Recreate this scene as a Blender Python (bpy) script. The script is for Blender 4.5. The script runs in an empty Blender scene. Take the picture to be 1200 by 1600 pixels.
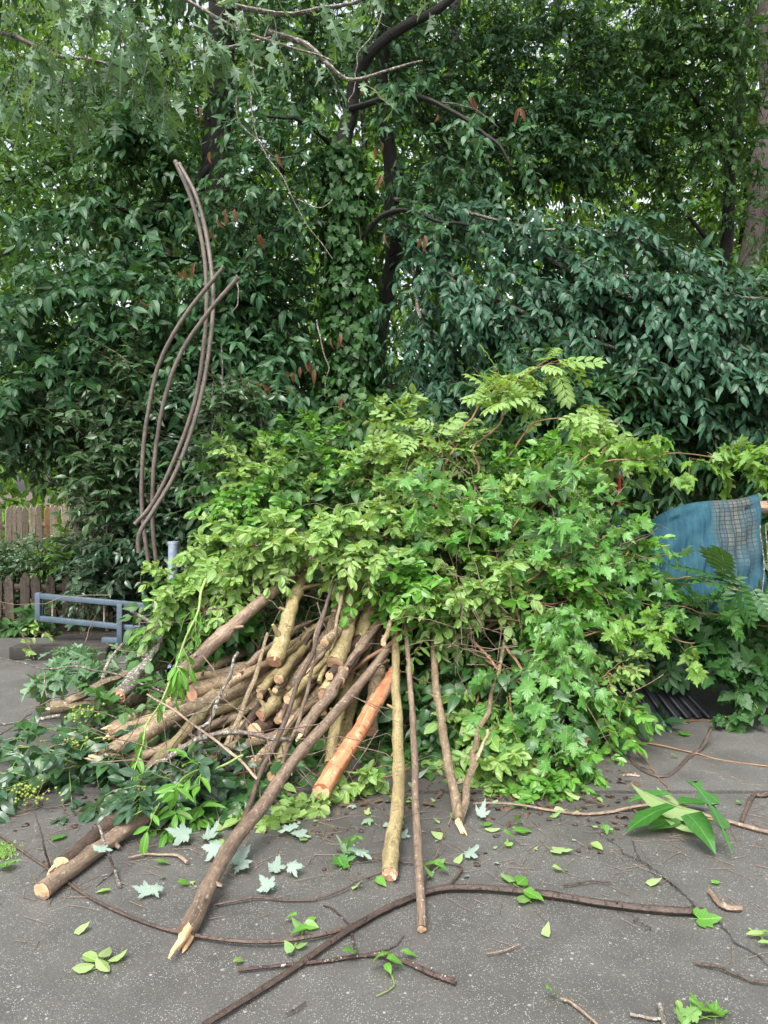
import bpy, math, random
import numpy as np
from mathutils import Vector, Matrix

C = bpy.context.scene.collection
scene = bpy.context.scene
rng = np.random.default_rng(11)
random.seed(11)
PI = math.pi

# ------------------------------------------------------------------ camera, sky, sun, exposure
CAM_H, PITCH, FPX = 1.6, math.radians(1.9), 1202.0
cam_data = bpy.data.cameras.new('camera')
cam = bpy.data.objects.new('camera', cam_data)
C.objects.link(cam)
cam.location = (0, 0, CAM_H)
cam.rotation_euler = (PI / 2 - PITCH, 0, 0)
cam_data.sensor_fit = 'VERTICAL'
cam_data.sensor_height = 36.0
cam_data.lens = 36.0 * FPX / 1600.0
cam_data.clip_start, cam_data.clip_end = 0.05, 500
scene.camera = cam

SUN_EL, SUN_AZ = math.radians(58), math.radians(200)      # azimuth measured from +Y, clockwise
world = bpy.data.worlds.new('World')
scene.world = world
world.use_nodes = True
wn = world.node_tree
for n in list(wn.nodes):
    wn.nodes.remove(n)
w_out = wn.nodes.new('ShaderNodeOutputWorld')
w_bg = wn.nodes.new('ShaderNodeBackground')
w_sky = wn.nodes.new('ShaderNodeTexSky')
w_sky.sky_type = 'NISHITA'
w_sky.sun_disc = False
w_sky.sun_elevation = SUN_EL
w_sky.sun_rotation = SUN_AZ
w_sky.air_density = 1.0
w_sky.dust_density = 4.0
w_hsv = wn.nodes.new('ShaderNodeHueSaturation')            # an overcast sky is nearly white
w_hsv.inputs['Saturation'].default_value = 0.30
w_bg.inputs['Strength'].default_value = 0.15
wn.links.new(w_sky.outputs[0], w_hsv.inputs['Color'])
wn.links.new(w_hsv.outputs[0], w_bg.inputs['Color'])
wn.links.new(w_bg.outputs[0], w_out.inputs['Surface'])

sun_data = bpy.data.lights.new('sun', 'SUN')
sun_data.energy = 1.5
sun_data.angle = math.radians(30)
sun_data.color = (1.0, 0.97, 0.92)
sun = bpy.data.objects.new('sun', sun_data)
C.objects.link(sun)
sd = Vector((math.sin(SUN_AZ) * math.cos(SUN_EL), math.cos(SUN_AZ) * math.cos(SUN_EL), math.sin(SUN_EL)))
sun.rotation_euler = sd.to_track_quat('Z', 'Y').to_euler()
sun.location = sd * 40

vs = scene.view_settings
vs.view_transform = 'Standard'
vs.look = 'None'
vs.exposure = 1.52
vs.gamma = 1.0
vs.use_curve_mapping = False
scene.render.engine = 'CYCLES'
cy = scene.cycles
cy.max_bounces, cy.diffuse_bounces, cy.glossy_bounces, cy.transmission_bounces = 6, 2, 2, 4
cy.use_denoising = True

# ------------------------------------------------------------------ picture helpers
_c, _s = math.cos(PITCH), math.sin(PITCH)


def ray(px, py):
    u, v = (px - 600.0) / FPX, (800.0 - py) / FPX
    return np.array((u, _c + v * _s, -_s + v * _c))


def P(px, py, Y):
    d = ray(px, py)
    return np.array((0, 0, CAM_H)) + d * (Y / d[1])


def G(px, py, z=0.0):
    d = ray(px, py)
    return np.array((0, 0, CAM_H)) + d * ((z - CAM_H) / d[2])


def pts(lst, z=0.012):
    """(px, py, Y) -> a point at that distance; (px, py) -> a point on the ground"""
    return np.array([P(*p) if len(p) == 3 else G(p[0], p[1], z) for p in lst])


def screen(w):
    """world points -> pixels and distance (used only to choose which leaves become single parts)"""
    q = w - np.array((0, 0, CAM_H))
    dep = q[:, 1] * _c - q[:, 2] * _s
    upv = q[:, 1] * _s + q[:, 2] * _c
    dd = np.maximum(dep, 0.01)
    return 600 + q[:, 0] / dd * FPX, 800 - upv / dd * FPX, dep


# ------------------------------------------------------------------ object helpers
def tag(o, label=None, cat=None, group=None, kind=None):
    if label: o['label'] = label
    if cat: o['category'] = cat
    if group: o['group'] = group
    if kind: o['kind'] = kind
    return o


def empty(name, label, cat, loc, group=None):
    o = bpy.data.objects.new(name, None)
    o.empty_display_size = 0.1
    C.objects.link(o)
    o.location = tuple(loc)
    return tag(o, label, cat, group)


def link_mesh(name, me, mat, parent=None):
    o = bpy.data.objects.new(name, me)
    C.objects.link(o)
    if mat is not None and not me.materials:
        me.materials.append(mat)
    if parent is not None:
        o.parent = parent
        o.matrix_basis = Matrix.Translation(-parent.location)
    return o


def mesh_np(name, V, faces, uv=None, rnd=None, smooth=True):
    """V (n,3); faces: list of (k,m) int arrays; uv per vertex; rnd per vertex"""
    me = bpy.data.meshes.new(name)
    V = np.asarray(V, dtype=np.float32)
    me.vertices.add(len(V))
    me.vertices.foreach_set('co', V.ravel())
    loops = np.concatenate([f.ravel() for f in faces]).astype(np.int32)
    tot = np.concatenate([np.full(len(f), f.shape[1]) for f in faces]).astype(np.int32)
    st = np.concatenate(([0], np.cumsum(tot)[:-1])).astype(np.int32)
    me.loops.add(len(loops))
    me.loops.foreach_set('vertex_index', loops)
    me.polygons.add(len(tot))
    me.polygons.foreach_set('loop_start', st)
    me.polygons.foreach_set('loop_total', tot)
    if smooth:
        me.polygons.foreach_set('use_smooth', np.ones(len(tot), dtype=bool))
    me.update(calc_edges=True)
    if uv is not None:
        l = me.uv_layers.new(name='UVMap')
        l.data.foreach_set('uv', np.asarray(uv, dtype=np.float32)[loops].ravel())
    if rnd is not None:
        a = me.attributes.new('rnd', 'FLOAT', 'POINT')
        a.data.foreach_set('value', np.asarray(rnd, dtype=np.float32))
    return me


def norm(a):
    return a / np.maximum(np.linalg.norm(a, axis=-1, keepdims=True), 1e-9)


class MB:
    """collects boxes, tubes, discs into one mesh"""
    def __init__(self):
        self.V, self.F, self.U, self.n = [], {}, [], 0

    def add(self, V, faces, uv=None):
        V = np.asarray(V, dtype=float)
        for f in faces:
            f = np.asarray(f)
            self.F.setdefault(f.shape[1], []).append(f + self.n)
        self.V.append(V)
        self.U.append(np.zeros((len(V), 2)) if uv is None else uv)
        self.n += len(V)

    def box(self, c, half, rot=None, jit=0.0):
        s = np.array([(x, y, z) for x in (-1, 1) for y in (-1, 1) for z in (-1, 1)], dtype=float) * np.array(half)
        if jit: s += rng.normal(0, jit, s.shape)
        if rot is not None: s = s @ np.asarray(rot).T
        q = np.array([(0, 1, 3, 2), (4, 6, 7, 5), (0, 4, 5, 1), (2, 3, 7, 6), (0, 2, 6, 4), (1, 5, 7, 3)])
        self.add(s + np.array(c), [q], s[:, :2])

    def bar(self, a, b, w, h, up=(0, 0, 1)):
        a, b = np.array(a, float), np.array(b, float)
        d = norm(b - a); x = norm(np.cross(d, up)); z = np.cross(x, d)
        R = np.stack([x, d, z], axis=1)
        self.box((a + b) / 2, (w / 2, np.linalg.norm(b - a) / 2, h / 2), R)

    def tube(self, path, r, sides=8, rough=0.0, cap=True, uvs=1.0):
        V, q, uv = tube_arrays(path, r, sides, rough)
        self.add(V, [q], uv * uvs)
        if cap:
            n = len(path)
            for k, rev in ((0, True), (n - 1, False)):
                ring = np.arange(sides) + k * (sides + 1)
                self.add(np.vstack([V[ring], V[ring].mean(0)]),
                         [np.array([(i, (i + 1) % sides, sides)[:: -1 if rev else 1] for i in range(sides)])])

    def build(self, name, mat, parent=None, smooth=True, bevel=0.0):
        fs = [np.concatenate(f) for f in self.F.values()]
        me = mesh_np(name, np.concatenate(self.V), fs, np.concatenate(self.U), smooth=smooth)
        o = link_mesh(name, me, mat, parent)
        if bevel:
            m = o.modifiers.new('bevel', 'BEVEL'); m.width = bevel; m.segments = 2; m.limit_method = 'ANGLE'
        return o


def frames(path):
    t = norm(np.gradient(path, axis=0))
    ref = np.array((0.0, 0.0, 1.0)) if abs(t[0][2]) < 0.9 else np.array((1.0, 0, 0))
    a = norm(np.cross(t[0], ref)); A = [a]
    for i in range(1, len(path)):
        a = a - t[i] * np.dot(a, t[i]); a = a / max(np.linalg.norm(a), 1e-9); A.append(a)
    A = np.array(A); B = np.cross(t, A)
    return t, A, B


def tube_arrays(path, r, sides, rough=0.0):
    path = np.asarray(path, float); n = len(path)
    r = np.broadcast_to(np.asarray(r, float), (n,))
    t, A, B = frames(path)
    th = np.linspace(0, 2 * PI, sides + 1)
    rr = r[:, None] * np.ones((1, sides + 1))
    if rough:
        nz = rng.normal(0, rough, (n, sides + 1)); nz[:, -1] = nz[:, 0]
        rr = rr * (1 + nz)
    V = path[:, None] + rr[..., None] * (np.cos(th)[None, :, None] * A[:, None] + np.sin(th)[None, :, None] * B[:, None])
    lens = np.concatenate(([0], np.cumsum(np.linalg.norm(np.diff(path, axis=0), axis=1))))
    uv = np.stack([np.broadcast_to(lens[:, None], (n, sides + 1)), np.broadcast_to(th[None] / (2 * PI), (n, sides + 1)) * r.mean() * 2 * PI], -1)
    i = np.arange(n - 1)[:, None] * (sides + 1) + np.arange(sides)[None]
    q = np.stack([i, i + 1, i + sides + 2, i + sides + 1], -1).reshape(-1, 4)
    return V.reshape(-1, 3), q, uv.reshape(-1, 2)


def spline(p, n=24, wig=0.0):
    """Catmull-Rom through points, with a little low-frequency wander"""
    p = np.asarray(p, float)
    if len(p) == 2: p = np.array([p[0], p[0] * .67 + p[1] * .33, p[0] * .33 + p[1] * .67, p[1]])
    q = np.vstack([2 * p[0] - p[1], p, 2 * p[-1] - p[-2]])
    seg = len(p) - 1
    ts = np.linspace(0, seg - 1e-6, n); k = ts.astype(int); f = (ts - k)[:, None]
    a, b, c, d = q[k], q[k + 1], q[k + 2], q[k + 3]
    out = 0.5 * (2 * b + (c - a) * f + (2 * a - 5 * b + 4 * c - d) * f ** 2 + (3 * b - a - 3 * c + d) * f ** 3)
    if wig:
        L = np.linalg.norm(p[-1] - p[0])
        s = np.linspace(0, 1, n)
        w = np.zeros((n, 3))
        for fr in (1.5, 3.1, 5.3):
            w += np.sin(s[:, None] * fr * 2 * PI + rng.uniform(0, 6.28, 3)[None]) * rng.normal(0, 1, 3)[None] / fr
        out = out + w * wig * L * np.sin(s * PI)[:, None] ** 0.5
    return out


def thin_tubes(paths, radii, sides=3):
    """paths (B,n,3), radii (B,n) -> one array of little tubes"""
    B_, n, _ = paths.shape
    t = norm(np.gradient(paths, axis=1))
    ref = np.where(np.abs(t[..., 2:3]) < 0.9, np.array((0, 0, 1.0)), np.array((1.0, 0, 0)))
    a = norm(np.cross(t, ref)); b = np.cross(t, a)
    th = np.arange(sides) * 2 * PI / sides
    V = paths[:, :, None] + radii[:, :, None, None] * (np.cos(th)[None, None, :, None] * a[:, :, None] + np.sin(th)[None, None, :, None] * b[:, :, None])
    i = (np.arange(n - 1)[:, None] * sides + np.arange(sides)[None])
    j = (np.arange(n - 1)[:, None] * sides + (np.arange(sides)[None] + 1) % sides)
    q = np.stack([i, j, j + sides, i + sides], -1).reshape(-1, 4)
    Q = (q[None] + (np.arange(B_) * n * sides)[:, None, None]).reshape(-1, 4)
    return V.reshape(-1, 3), Q


# ------------------------------------------------------------------ materials
class NT:
    def __init__(self, name):
        self.m = bpy.data.materials.new(name)
        self.m.use_nodes = True
        self.t = self.m.node_tree
        for n in list(self.t.nodes): self.t.nodes.remove(n)
        self.out = self.n('ShaderNodeOutputMaterial')

    def n(self, kind, props=None, **ins):
        nd = self.t.nodes.new(kind)
        for k, v in (props or {}).items(): setattr(nd, k, v)
        for k, v in ins.items():
            key = int(k[1:]) if k[0] == '_' and k[1:].isdigit() else k.replace('_', ' ')
            self.put(nd.inputs[key], v)
        return nd

    def put(self, sock, v):
        if isinstance(v, bpy.types.Node): v = v.outputs[0]
        if isinstance(v, bpy.types.NodeSocket): self.t.links.new(v, sock)
        else:
            if isinstance(v, tuple) and len(v) == 3 and sock.type == 'RGBA': v = (*v, 1)
            sock.default_value = v

    def math(self, op, a, b=0.0, c=None, clamp=False):
        nd = self.n('ShaderNodeMath', {'operation': op, 'use_clamp': clamp}, _0=a, _1=b)
        if c is not None: self.put(nd.inputs[2], c)
        return nd.outputs[0]

    def mix(self, f, a, b, blend='MIX'):
        nd = self.t.nodes.new('ShaderNodeMix')
        nd.data_type = 'RGBA'; nd.blend_type = blend
        self.put(nd.inputs[0], f); self.put(nd.inputs[6], a); self.put(nd.inputs[7], b)
        return nd.outputs[2]

    def noise(self, vec, scale, detail=4, rough=0.6):
        nd = self.n('ShaderNodeTexNoise', Scale=scale, Detail=detail, Roughness=rough)
        if vec is not None: self.put(nd.inputs['Vector'], vec)
        return nd.outputs[0]

    def ramp(self, f, lo, hi):
        nd = self.n('ShaderNodeMapRange', None, Value=f)
        nd.inputs[1].default_value, nd.inputs[2].default_value = lo, hi
        return nd.outputs[0]

    def bump(self, h, strength, dist=0.01):
        return self.n('ShaderNodeBump', Strength=strength, Distance=dist, Height=h).outputs[0]

    def done(self, sh):
        self.t.links.new(sh if isinstance(sh, bpy.types.NodeSocket) else sh.outputs[0], self.out.inputs['Surface'])
        return self.m


def leaf_mat(name, a, b, back, trans=0.30, rough=0.38, spec=0.5, glow=(1.5, 1.35, 0.45), veins=0.12):
    """a, b: the two ends of the tone range of the upper side; back: the underside"""
    t = NT(name)
    at = t.n('ShaderNodeAttribute', {'attribute_name': 'rnd'})
    oi = t.n('ShaderNodeObjectInfo')
    r = t.math('FRACT', t.math('ADD', at.outputs['Fac'], oi.outputs['Random']))
    geo = t.n('ShaderNodeNewGeometry')
    clump = t.ramp(t.noise(geo.outputs['Position'], 1.7, 2), 0.3, 0.7)
    f = t.math('ADD', t.math('MULTIPLY', r, 0.65), t.math('MULTIPLY', clump, 0.35))
    col = t.mix(f, a, b)
    uv = t.n('ShaderNodeUVMap')
    sep = t.n('ShaderNodeSeparateXYZ', Vector=uv.outputs[0])
    ax = t.math('ABSOLUTE', sep.outputs[0])
    mid = t.math('LESS_THAN', ax, 0.018)
    side = t.math('GREATER_THAN', t.math('SINE', t.math('MULTIPLY', t.math('SUBTRACT', sep.outputs[1], t.math('MULTIPLY', ax, 0.8)), 44.0)), 0.93)
    vein = t.math('MULTIPLY', t.math('MAXIMUM', mid, t.math('MULTIPLY', side, 0.5)), veins * 4)
    col = t.mix(vein, col, tuple(min(1, c * 1.6 + 0.02) for c in b))
    blot = t.ramp(t.noise(geo.outputs['Position'], 60, 2), 0.3, 0.75)
    col = t.mix(t.math('MULTIPLY', blot, 0.25), col, tuple(c * 0.7 for c in a))
    c2 = t.mix(geo.outputs['Backfacing'], col, t.mix(r, back, tuple(c * 0.8 for c in back)))
    pr = t.n('ShaderNodeBsdfPrincipled', Base_Color=c2, Roughness=t.math('ADD', rough, t.math('MULTIPLY', geo.outputs['Backfacing'], 0.25)))
    pr.inputs['Specular IOR Level'].default_value = spec
    tl = t.n('ShaderNodeBsdfTranslucent', Color=t.mix(1.0, col, glow, 'MULTIPLY'))
    ms = t.n('ShaderNodeMixShader', _0=trans)
    t.put(ms.inputs[1], pr); t.put(ms.inputs[2], tl)
    return t.done(ms)


def bark(name, c1, c2, spot=None, spot_amt=0.55, scale=14, stretch=0.25, rough=0.75, bump=0.5, coat=0.0):
    t = NT(name)
    uv = t.n('ShaderNodeUVMap')
    oi = t.n('ShaderNodeObjectInfo')
    mp = t.n('ShaderNodeMapping', Vector=uv.outputs[0], Scale=(stretch, 1, 1))
    ad = t.n('ShaderNodeVectorMath', {'operation': 'ADD'}, _0=mp.outputs[0])
    cx = t.n('ShaderNodeCombineXYZ', X=t.math('MULTIPLY', oi.outputs['Random'], 37.0), Y=0.0, Z=t.math('MULTIPLY', oi.outputs['Random'], 11.0))
    t.put(ad.inputs[1], cx)
    n1 = t.noise(ad, scale, 6, 0.65)
    n2 = t.noise(ad, scale * 5, 4, 0.6)
    f = t.ramp(t.math('ADD', t.math('MULTIPLY', n1, 0.7), t.math('MULTIPLY', n2, 0.3)), 0.36, 0.64)
    col = t.mix(f, c1, c2)
    big = t.ramp(t.noise(ad, scale * 0.25, 3), 0.35, 0.65)
    col = t.mix(t.math('MULTIPLY', big, 0.4), col, tuple(x * 0.6 for x in c1))
    if spot:
        geo = t.n('ShaderNodeTexCoord')
        sp = t.ramp(t.noise(geo.outputs['Object'], scale * 2.2, 5, 0.7), spot_amt, spot_amt + 0.05)
        col = t.mix(sp, col, spot)
    n3 = t.noise(ad, scale * 1.8, 3, 0.7)
    col = t.mix(t.math('MULTIPLY', t.ramp(n3, .52, .66), .45), col, tuple(x * .45 for x in c1))
    col = t.mix(t.math('MULTIPLY', t.ramp(t.noise(ad, scale * 9, 2, .7), .56, .66), .5), col, tuple(min(1, x * 1.35) for x in c2))
    tone = t.math('ADD', .72, t.math('MULTIPLY', oi.outputs['Random'], .6))
    tn = t.n('ShaderNodeCombineXYZ', X=tone, Y=tone, Z=tone)
    col = t.mix(1.0, col, tn, 'MULTIPLY')                      # no two poles weathered alike
    # short cross-grain marks (lenticels) and darker weathered patches
    mp4 = t.n('ShaderNodeMapping', Vector=ad, Scale=(9.0 / max(stretch, .05) * .35, 1.0, 1))
    len_ = t.ramp(t.noise(mp4, scale * .8, 2, .6), .60, .68)
    col = t.mix(t.math('MULTIPLY', len_, .45), col, tuple(x * .5 for x in c1))
    wea = t.ramp(t.noise(ad, scale * .45, 4, .7), .50, .62)
    col = t.mix(t.math('MULTIPLY', wea, .5), col, tuple(x * .8 for x in c1))
    h = t.math('ADD', t.math('ADD', n1, t.math('MULTIPLY', n2, 0.6)), t.math('MULTIPLY', len_, -.5))
    pr = t.n('ShaderNodeBsdfPrincipled', Base_Color=col, Roughness=rough, Normal=t.bump(h, min(1, bump * 1.5), 0.010))
    pr.inputs['Coat Weight'].default_value = coat
    return t.done(pr)


def plain(name, c1, c2, scale=6, rough=0.6, metal=0.0, bump=0.15, dist=0.004, stretch=(1, 1, 1)):
    t = NT(name)
    tc = t.n('ShaderNodeTexCoord')
    mp = t.n('ShaderNodeMapping', Vector=tc.outputs['Object'], Scale=stretch)
    n1 = t.noise(mp, scale, 6, 0.65); n2 = t.noise(mp, scale * 8, 3)
    f = t.ramp(t.math('ADD', t.math('MULTIPLY', n1, 0.75), t.math('MULTIPLY', n2, 0.25)), 0.35, 0.65)
    pr = t.n('ShaderNodeBsdfPrincipled', Base_Color=t.mix(f, c1, c2), Roughness=rough, Metallic=metal, Normal=t.bump(n2, bump, dist))
    return t.done(pr)


def cut_wood(name, c1, c2):
    t = NT(name)
    tc = t.n('ShaderNodeTexCoord')
    wv = t.n('ShaderNodeTexWave', {'wave_type': 'RINGS', 'rings_direction': 'Z'}, Vector=tc.outputs['Object'], Scale=45.0, Distortion=3.0, Detail=3.0)
    nz = t.noise(tc.outputs['Object'], 60, 4)
    col = t.mix(t.math('MULTIPLY', wv.outputs['Fac'], 0.5), c1, c2)
    col = t.mix(t.math('MULTIPLY', t.ramp(nz, 0.45, 0.7), 0.5), col, tuple(x * 0.55 for x in c2))
    pr = t.n('ShaderNodeBsdfPrincipled', Base_Color=col, Roughness=0.7, Normal=t.bump(nz, 0.5, 0.004))
    return t.done(pr)
# ------------------------------------------------------------------ leaves
def strip_leaf(side, curl=0.25, fold=0.25, wave=0.0, twist=0.0):
    """side: (x, y) outline of the right half from base to tip; two smooth halves folded along the midrib"""
    s = np.array(side, float); n = len(s)
    my = np.maximum.accumulate(np.clip(s[:, 1], 0, 1))
    V, F, U = [], [], []
    for sg in (1, -1):
        off = len(V)
        for i in range(n):
            V.append((0, my[i], -curl * my[i] ** 2))
            x, y = s[i]
            V.append((sg * x, y, fold * x - curl * y * y + wave * math.sin(9 * y + sg) * x * 2 + twist * sg * x * y))
            U += [(0, my[i]), (sg * x, y)]
        for i in range(n - 1):
            a, b, c, d = off + 2 * i, off + 2 * i + 1, off + 2 * i + 3, off + 2 * i + 2
            for tri in ((a, b, c), (a, c, d)):
                q = [V[k] for k in tri]
                if len(set(q)) == 3: F.append(tri if sg > 0 else tri[::-1])
    return np.array(V), np.array(F), np.array(U)


def fan_leaf(half, cy_=0.28, curl=0.2, cup=0.2, wave=0.08, stalk=0.0):
    h = list(half)
    out = h + [(-x, y) for x, y in h[-2:0:-1]]
    pts_ = np.array([(0, cy_)] + out, float); n = len(out)
    rr = np.hypot(pts_[:, 0], pts_[:, 1] - cy_)
    z = cup * rr ** 1.3 - curl * pts_[:, 1] ** 2 + wave * np.sin(np.arange(n + 1) * 2.1) * rr
    V = np.column_stack([pts_, z])
    F = np.array([(0, 1 + i, 1 + (i + 1) % n) for i in range(n)])
    U = pts_.copy()
    if stalk:
        k = len(V)
        V = np.vstack([V, [(-.012, .02, 0), (.012, .02, 0), (.01, -stalk, -.08 * stalk), (-.01, -stalk, -.08 * stalk)]])
        F = np.vstack([F, [(k, k + 1, k + 2), (k, k + 2, k + 3)]])
        U = np.vstack([U, [(0, 0)] * 4])
    return V, F, U


def blade(w, ts=(0, .12, .35, .62, .85, 1.0), pk=0.42):
    """half outline of a plain leaf of half-width w, widest at pk"""
    o = []
    for t in ts:
        x = w * (math.sin(PI * t ** (math.log(0.5) / math.log(pk)))) ** 0.8 if 0 < t < 1 else 0
        o.append((x, t))
    return o


MAPLE = [(0, .02), (.13, -.07), (.34, -.02), (.27, .08), (.40, .14), (.30, .20), (.50, .36), (.60, .56), (.44, .50), (.40, .56), (.22, .46),
         (.26, .62), (.17, .64), (.15, .80), (.07, .84), (0, 1.02)]
IVY = [(0, .06), (.16, -.08), (.36, -.02), (.48, .16), (.34, .28), (.44, .50), (.26, .54), (.16, .76), (0, 1.0)]
OAK = [(0, 0), (.03, .10), (.16, .20), (.24, .19), (.20, .27), (.07, .32), (.22, .44), (.36, .46), (.34, .56), (.10, .54), (.22, .68),
       (.31, .74), (.24, .80), (.08, .78), (.09, .88), (0, 1.0)]


def leaflets(leafs):
    """joins placed small leaves (template, x, y, angle, size) into one compound leaf"""
    V, F, U, n = [], [], [], 0
    for (v, f, u), x, y, ang, s, z in leafs:
        c, s_ = math.cos(ang), math.sin(ang)
        w = v * s
        V.append(np.column_stack([w[:, 0] * c - w[:, 1] * s_ + x, w[:, 0] * s_ + w[:, 1] * c + y, w[:, 2] + z]))
        F.append(f + n); U.append(u); n += len(v)
    k = n
    V.append(np.array([(-.008, 0, 0), (.008, 0, 0), (.006, .9, -.1), (-.006, .9, -.1)])); U.append(np.zeros((4, 2)))
    F.append(np.array([(k, k + 1, k + 2), (k, k + 2, k + 3)]))
    return np.concatenate(V), np.concatenate(F), np.concatenate(U)


def pinnate(sub, n, ls):
    out = []
    for i in range(n):
        y = 0.12 + 0.76 * i / (n - 1)
        s = ls * (0.8 + 0.3 * math.sin(PI * (i + 1) / (n + 1)))
        for sg in (1, -1):
            out.append((sub, 0, y + .02 * sg, -sg * (1.05 - 0.3 * i / n), s, -.1 * y * y))
    out.append((sub, 0, .88, 0, ls, -.1))
    return leaflets(out)


SH4 = (0, .3, .66, 1.0)
TEMPL = {
    'far': [strip_leaf([(0, 0), (.24, .3), (.20, .62), (0, 1)], c, .3) for c in (.1, .35, .6)],
    'tree': [strip_leaf(blade(.23, (0, .22, .5, .78, 1.0), .40), c, f, .05, tw) for c, f, tw in ((.10, .18, 0), (.3, .12, .2), (.5, .22, -.2), (.8, .15, .1), (.2, .3, -.1))],
    'broad': [strip_leaf(blade(.33, (0, .2, .5, .8, 1.0), .36), c, f, .08) for c, f in ((.1, .18), (.35, .12), (.6, .25), (.9, .2))],
    'privet': [strip_leaf(blade(.29, (0, .15, .4, .68, .88, 1.0), .5), c, f, .04, tw) for c, f, tw in ((.05, .3, 0), (.25, .35, .1), (.4, .2, -.15), (-.1, .4, .1))],
    'holly': [strip_leaf(blade(.24, (0, .15, .4, .68, .88, 1.0), .5), c, f, .10) for c, f in ((.15, .15), (.3, .25), (.45, .1))],
    'laurel': [strip_leaf(blade(.18, (0, .12, .32, .55, .78, .92, 1.0), .5), c, f, .06, tw) for c, f, tw in ((.1, .35, 0), (.3, .3, .1), (.5, .45, -.1))],
    'maple': [fan_leaf(MAPLE, .28, c, u, w, .55) for c, u, w in ((.15, .15, .05), (.45, -.2, .10), (.7, .4, .12), (-.05, .25, .14), (.9, -.5, .15), (.3, .7, .1))],
    'ivy': [fan_leaf(IVY, .25, c, u, w, .3) for c, u, w in ((.15, .15, .04), (.3, .05, .08), (.05, .25, .06))],
    'oak': [strip_leaf([(x * .85, y) for x, y in OAK], c, f, .08, tw) for c, f, tw in ((.3, .2, .2), (.7, .5, -.2), (1.1, .3, .3), (.5, .9, 0), (.1, .6, -.4))],
    'dead': [strip_leaf(blade(.2, (0, .2, .5, .8, 1.0), .5), c, f, .2, tw) for c, f, tw in ((.7, .9, .3), (1.0, 1.1, -.4))],
}
_pl = strip_leaf(blade(.25, (0, .2, .5, .8, 1.0), .45), .15, .3)
_ps = strip_leaf(blade(.22, (0, .2, .5, .8, 1.0), .45), .1, .35)
TEMPL['compound'] = [pinnate(_pl, 5, .36), pinnate(_pl, 6, .33)]
_pw = [strip_leaf(blade(.27, (0, .2, .5, .8, 1.0), .5), c, f, .05) for c, f in ((.1, .35), (.5, .3))]
TEMPL['sprig'] = [pinnate(_pw[0], 4, .40), pinnate(_pw[1], 4, .38), pinnate(_pw[0], 3, .42)]
TEMPL['wisp'] = [pinnate(_ps, 4, .22)]

_leaf_meshes = {}


def leaf_mesh(kind, var, mat):
    key = (kind, var, mat.name)
    if key not in _leaf_meshes:
        v, f, u = TEMPL[kind][var]
        me = mesh_np('leaf', v, [f], u)
        me.materials.append(mat)
        _leaf_meshes[key] = me
    return _leaf_meshes[key]


def leaf_axes(axis, normal):
    y = norm(axis)
    z = norm(normal - y * np.sum(normal * y, -1, keepdims=True))
    x = np.cross(y, z)
    return np.stack([x, y, z], -1)                       # columns


N_SINGLE = 0


def put_leaves(parent, kind, mat, pos, axis, normal, size, singles=150, name='leaf', mass='foliage'):
    """the leaves that show largest become parts of their own, the rest one part of kind stuff"""
    global N_SINGLE
    if not len(pos): return
    var = rng.integers(0, len(TEMPL[kind]), len(pos))
    R = leaf_axes(axis, normal)
    size = np.broadcast_to(size, (len(pos),)).astype(float)
    px, py, dep = screen(pos + axis * size[:, None] * .5)
    face = np.abs(np.sum(norm(pos - np.array((0, 0, CAM_H))) * R[:, :, 2], -1))
    score = np.where((px > -10) & (px < 1210) & (py > -10) & (py < 1610) & (dep > .3), size / np.maximum(dep, .3) ** 1.5 * (0.3 + face), -1)
    order = np.argsort(-score)
    k = min(singles, int((score > 0).sum()))
    one, rest = order[:k], order[k:]
    for i in one:
        o = bpy.data.objects.new(name, leaf_mesh(kind, int(var[i]), mat))
        C.objects.link(o)
        o.parent = parent
        M = Matrix([[*(R[i, r] * size[i]), pos[i, r] - parent.location[r]] for r in range(3)] + [[0, 0, 0, 1]])
        o.matrix_basis = M
    N_SINGLE += k
    if len(rest):
        V, F, U, N, n = [], [], [], [], 0
        for v_i in range(len(TEMPL[kind])):
            ids = rest[var[rest] == v_i]
            if not len(ids): continue
            v, f, u = TEMPL[kind][v_i]
            w = np.einsum('nij,kj->nki', R[ids], v) * size[ids, None, None] + pos[ids, None]
            V.append(w.reshape(-1, 3))
            F.append((f[None] + (np.arange(len(ids)) * len(v))[:, None, None]).reshape(-1, 3) + n)
            U.append(np.tile(u, (len(ids), 1)))
            N.append(np.repeat(rng.random(len(ids)), len(v)))
            n += len(ids) * len(v)
        me = mesh_np(mass, np.concatenate(V), [np.concatenate(F)], np.concatenate(U), np.concatenate(N))
        tag(link_mesh(mass, me, mat, parent), kind='stuff')


def twig_paths(S, D, L, droop, n=5, wob=0.05):
    t = np.linspace(0, 1, n)
    L = np.broadcast_to(L, (len(S),))
    p = S[:, None] + D[:, None] * (L[:, None] * t)[..., None]
    p[..., 2] -= (droop * L)[:, None] * t ** 2 if np.ndim(droop) else droop * L[:, None] * t ** 2
    p[:, 1:] += rng.normal(0, wob, p[:, 1:].shape) * L[:, None, None] * t[1:, None]
    return p


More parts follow.
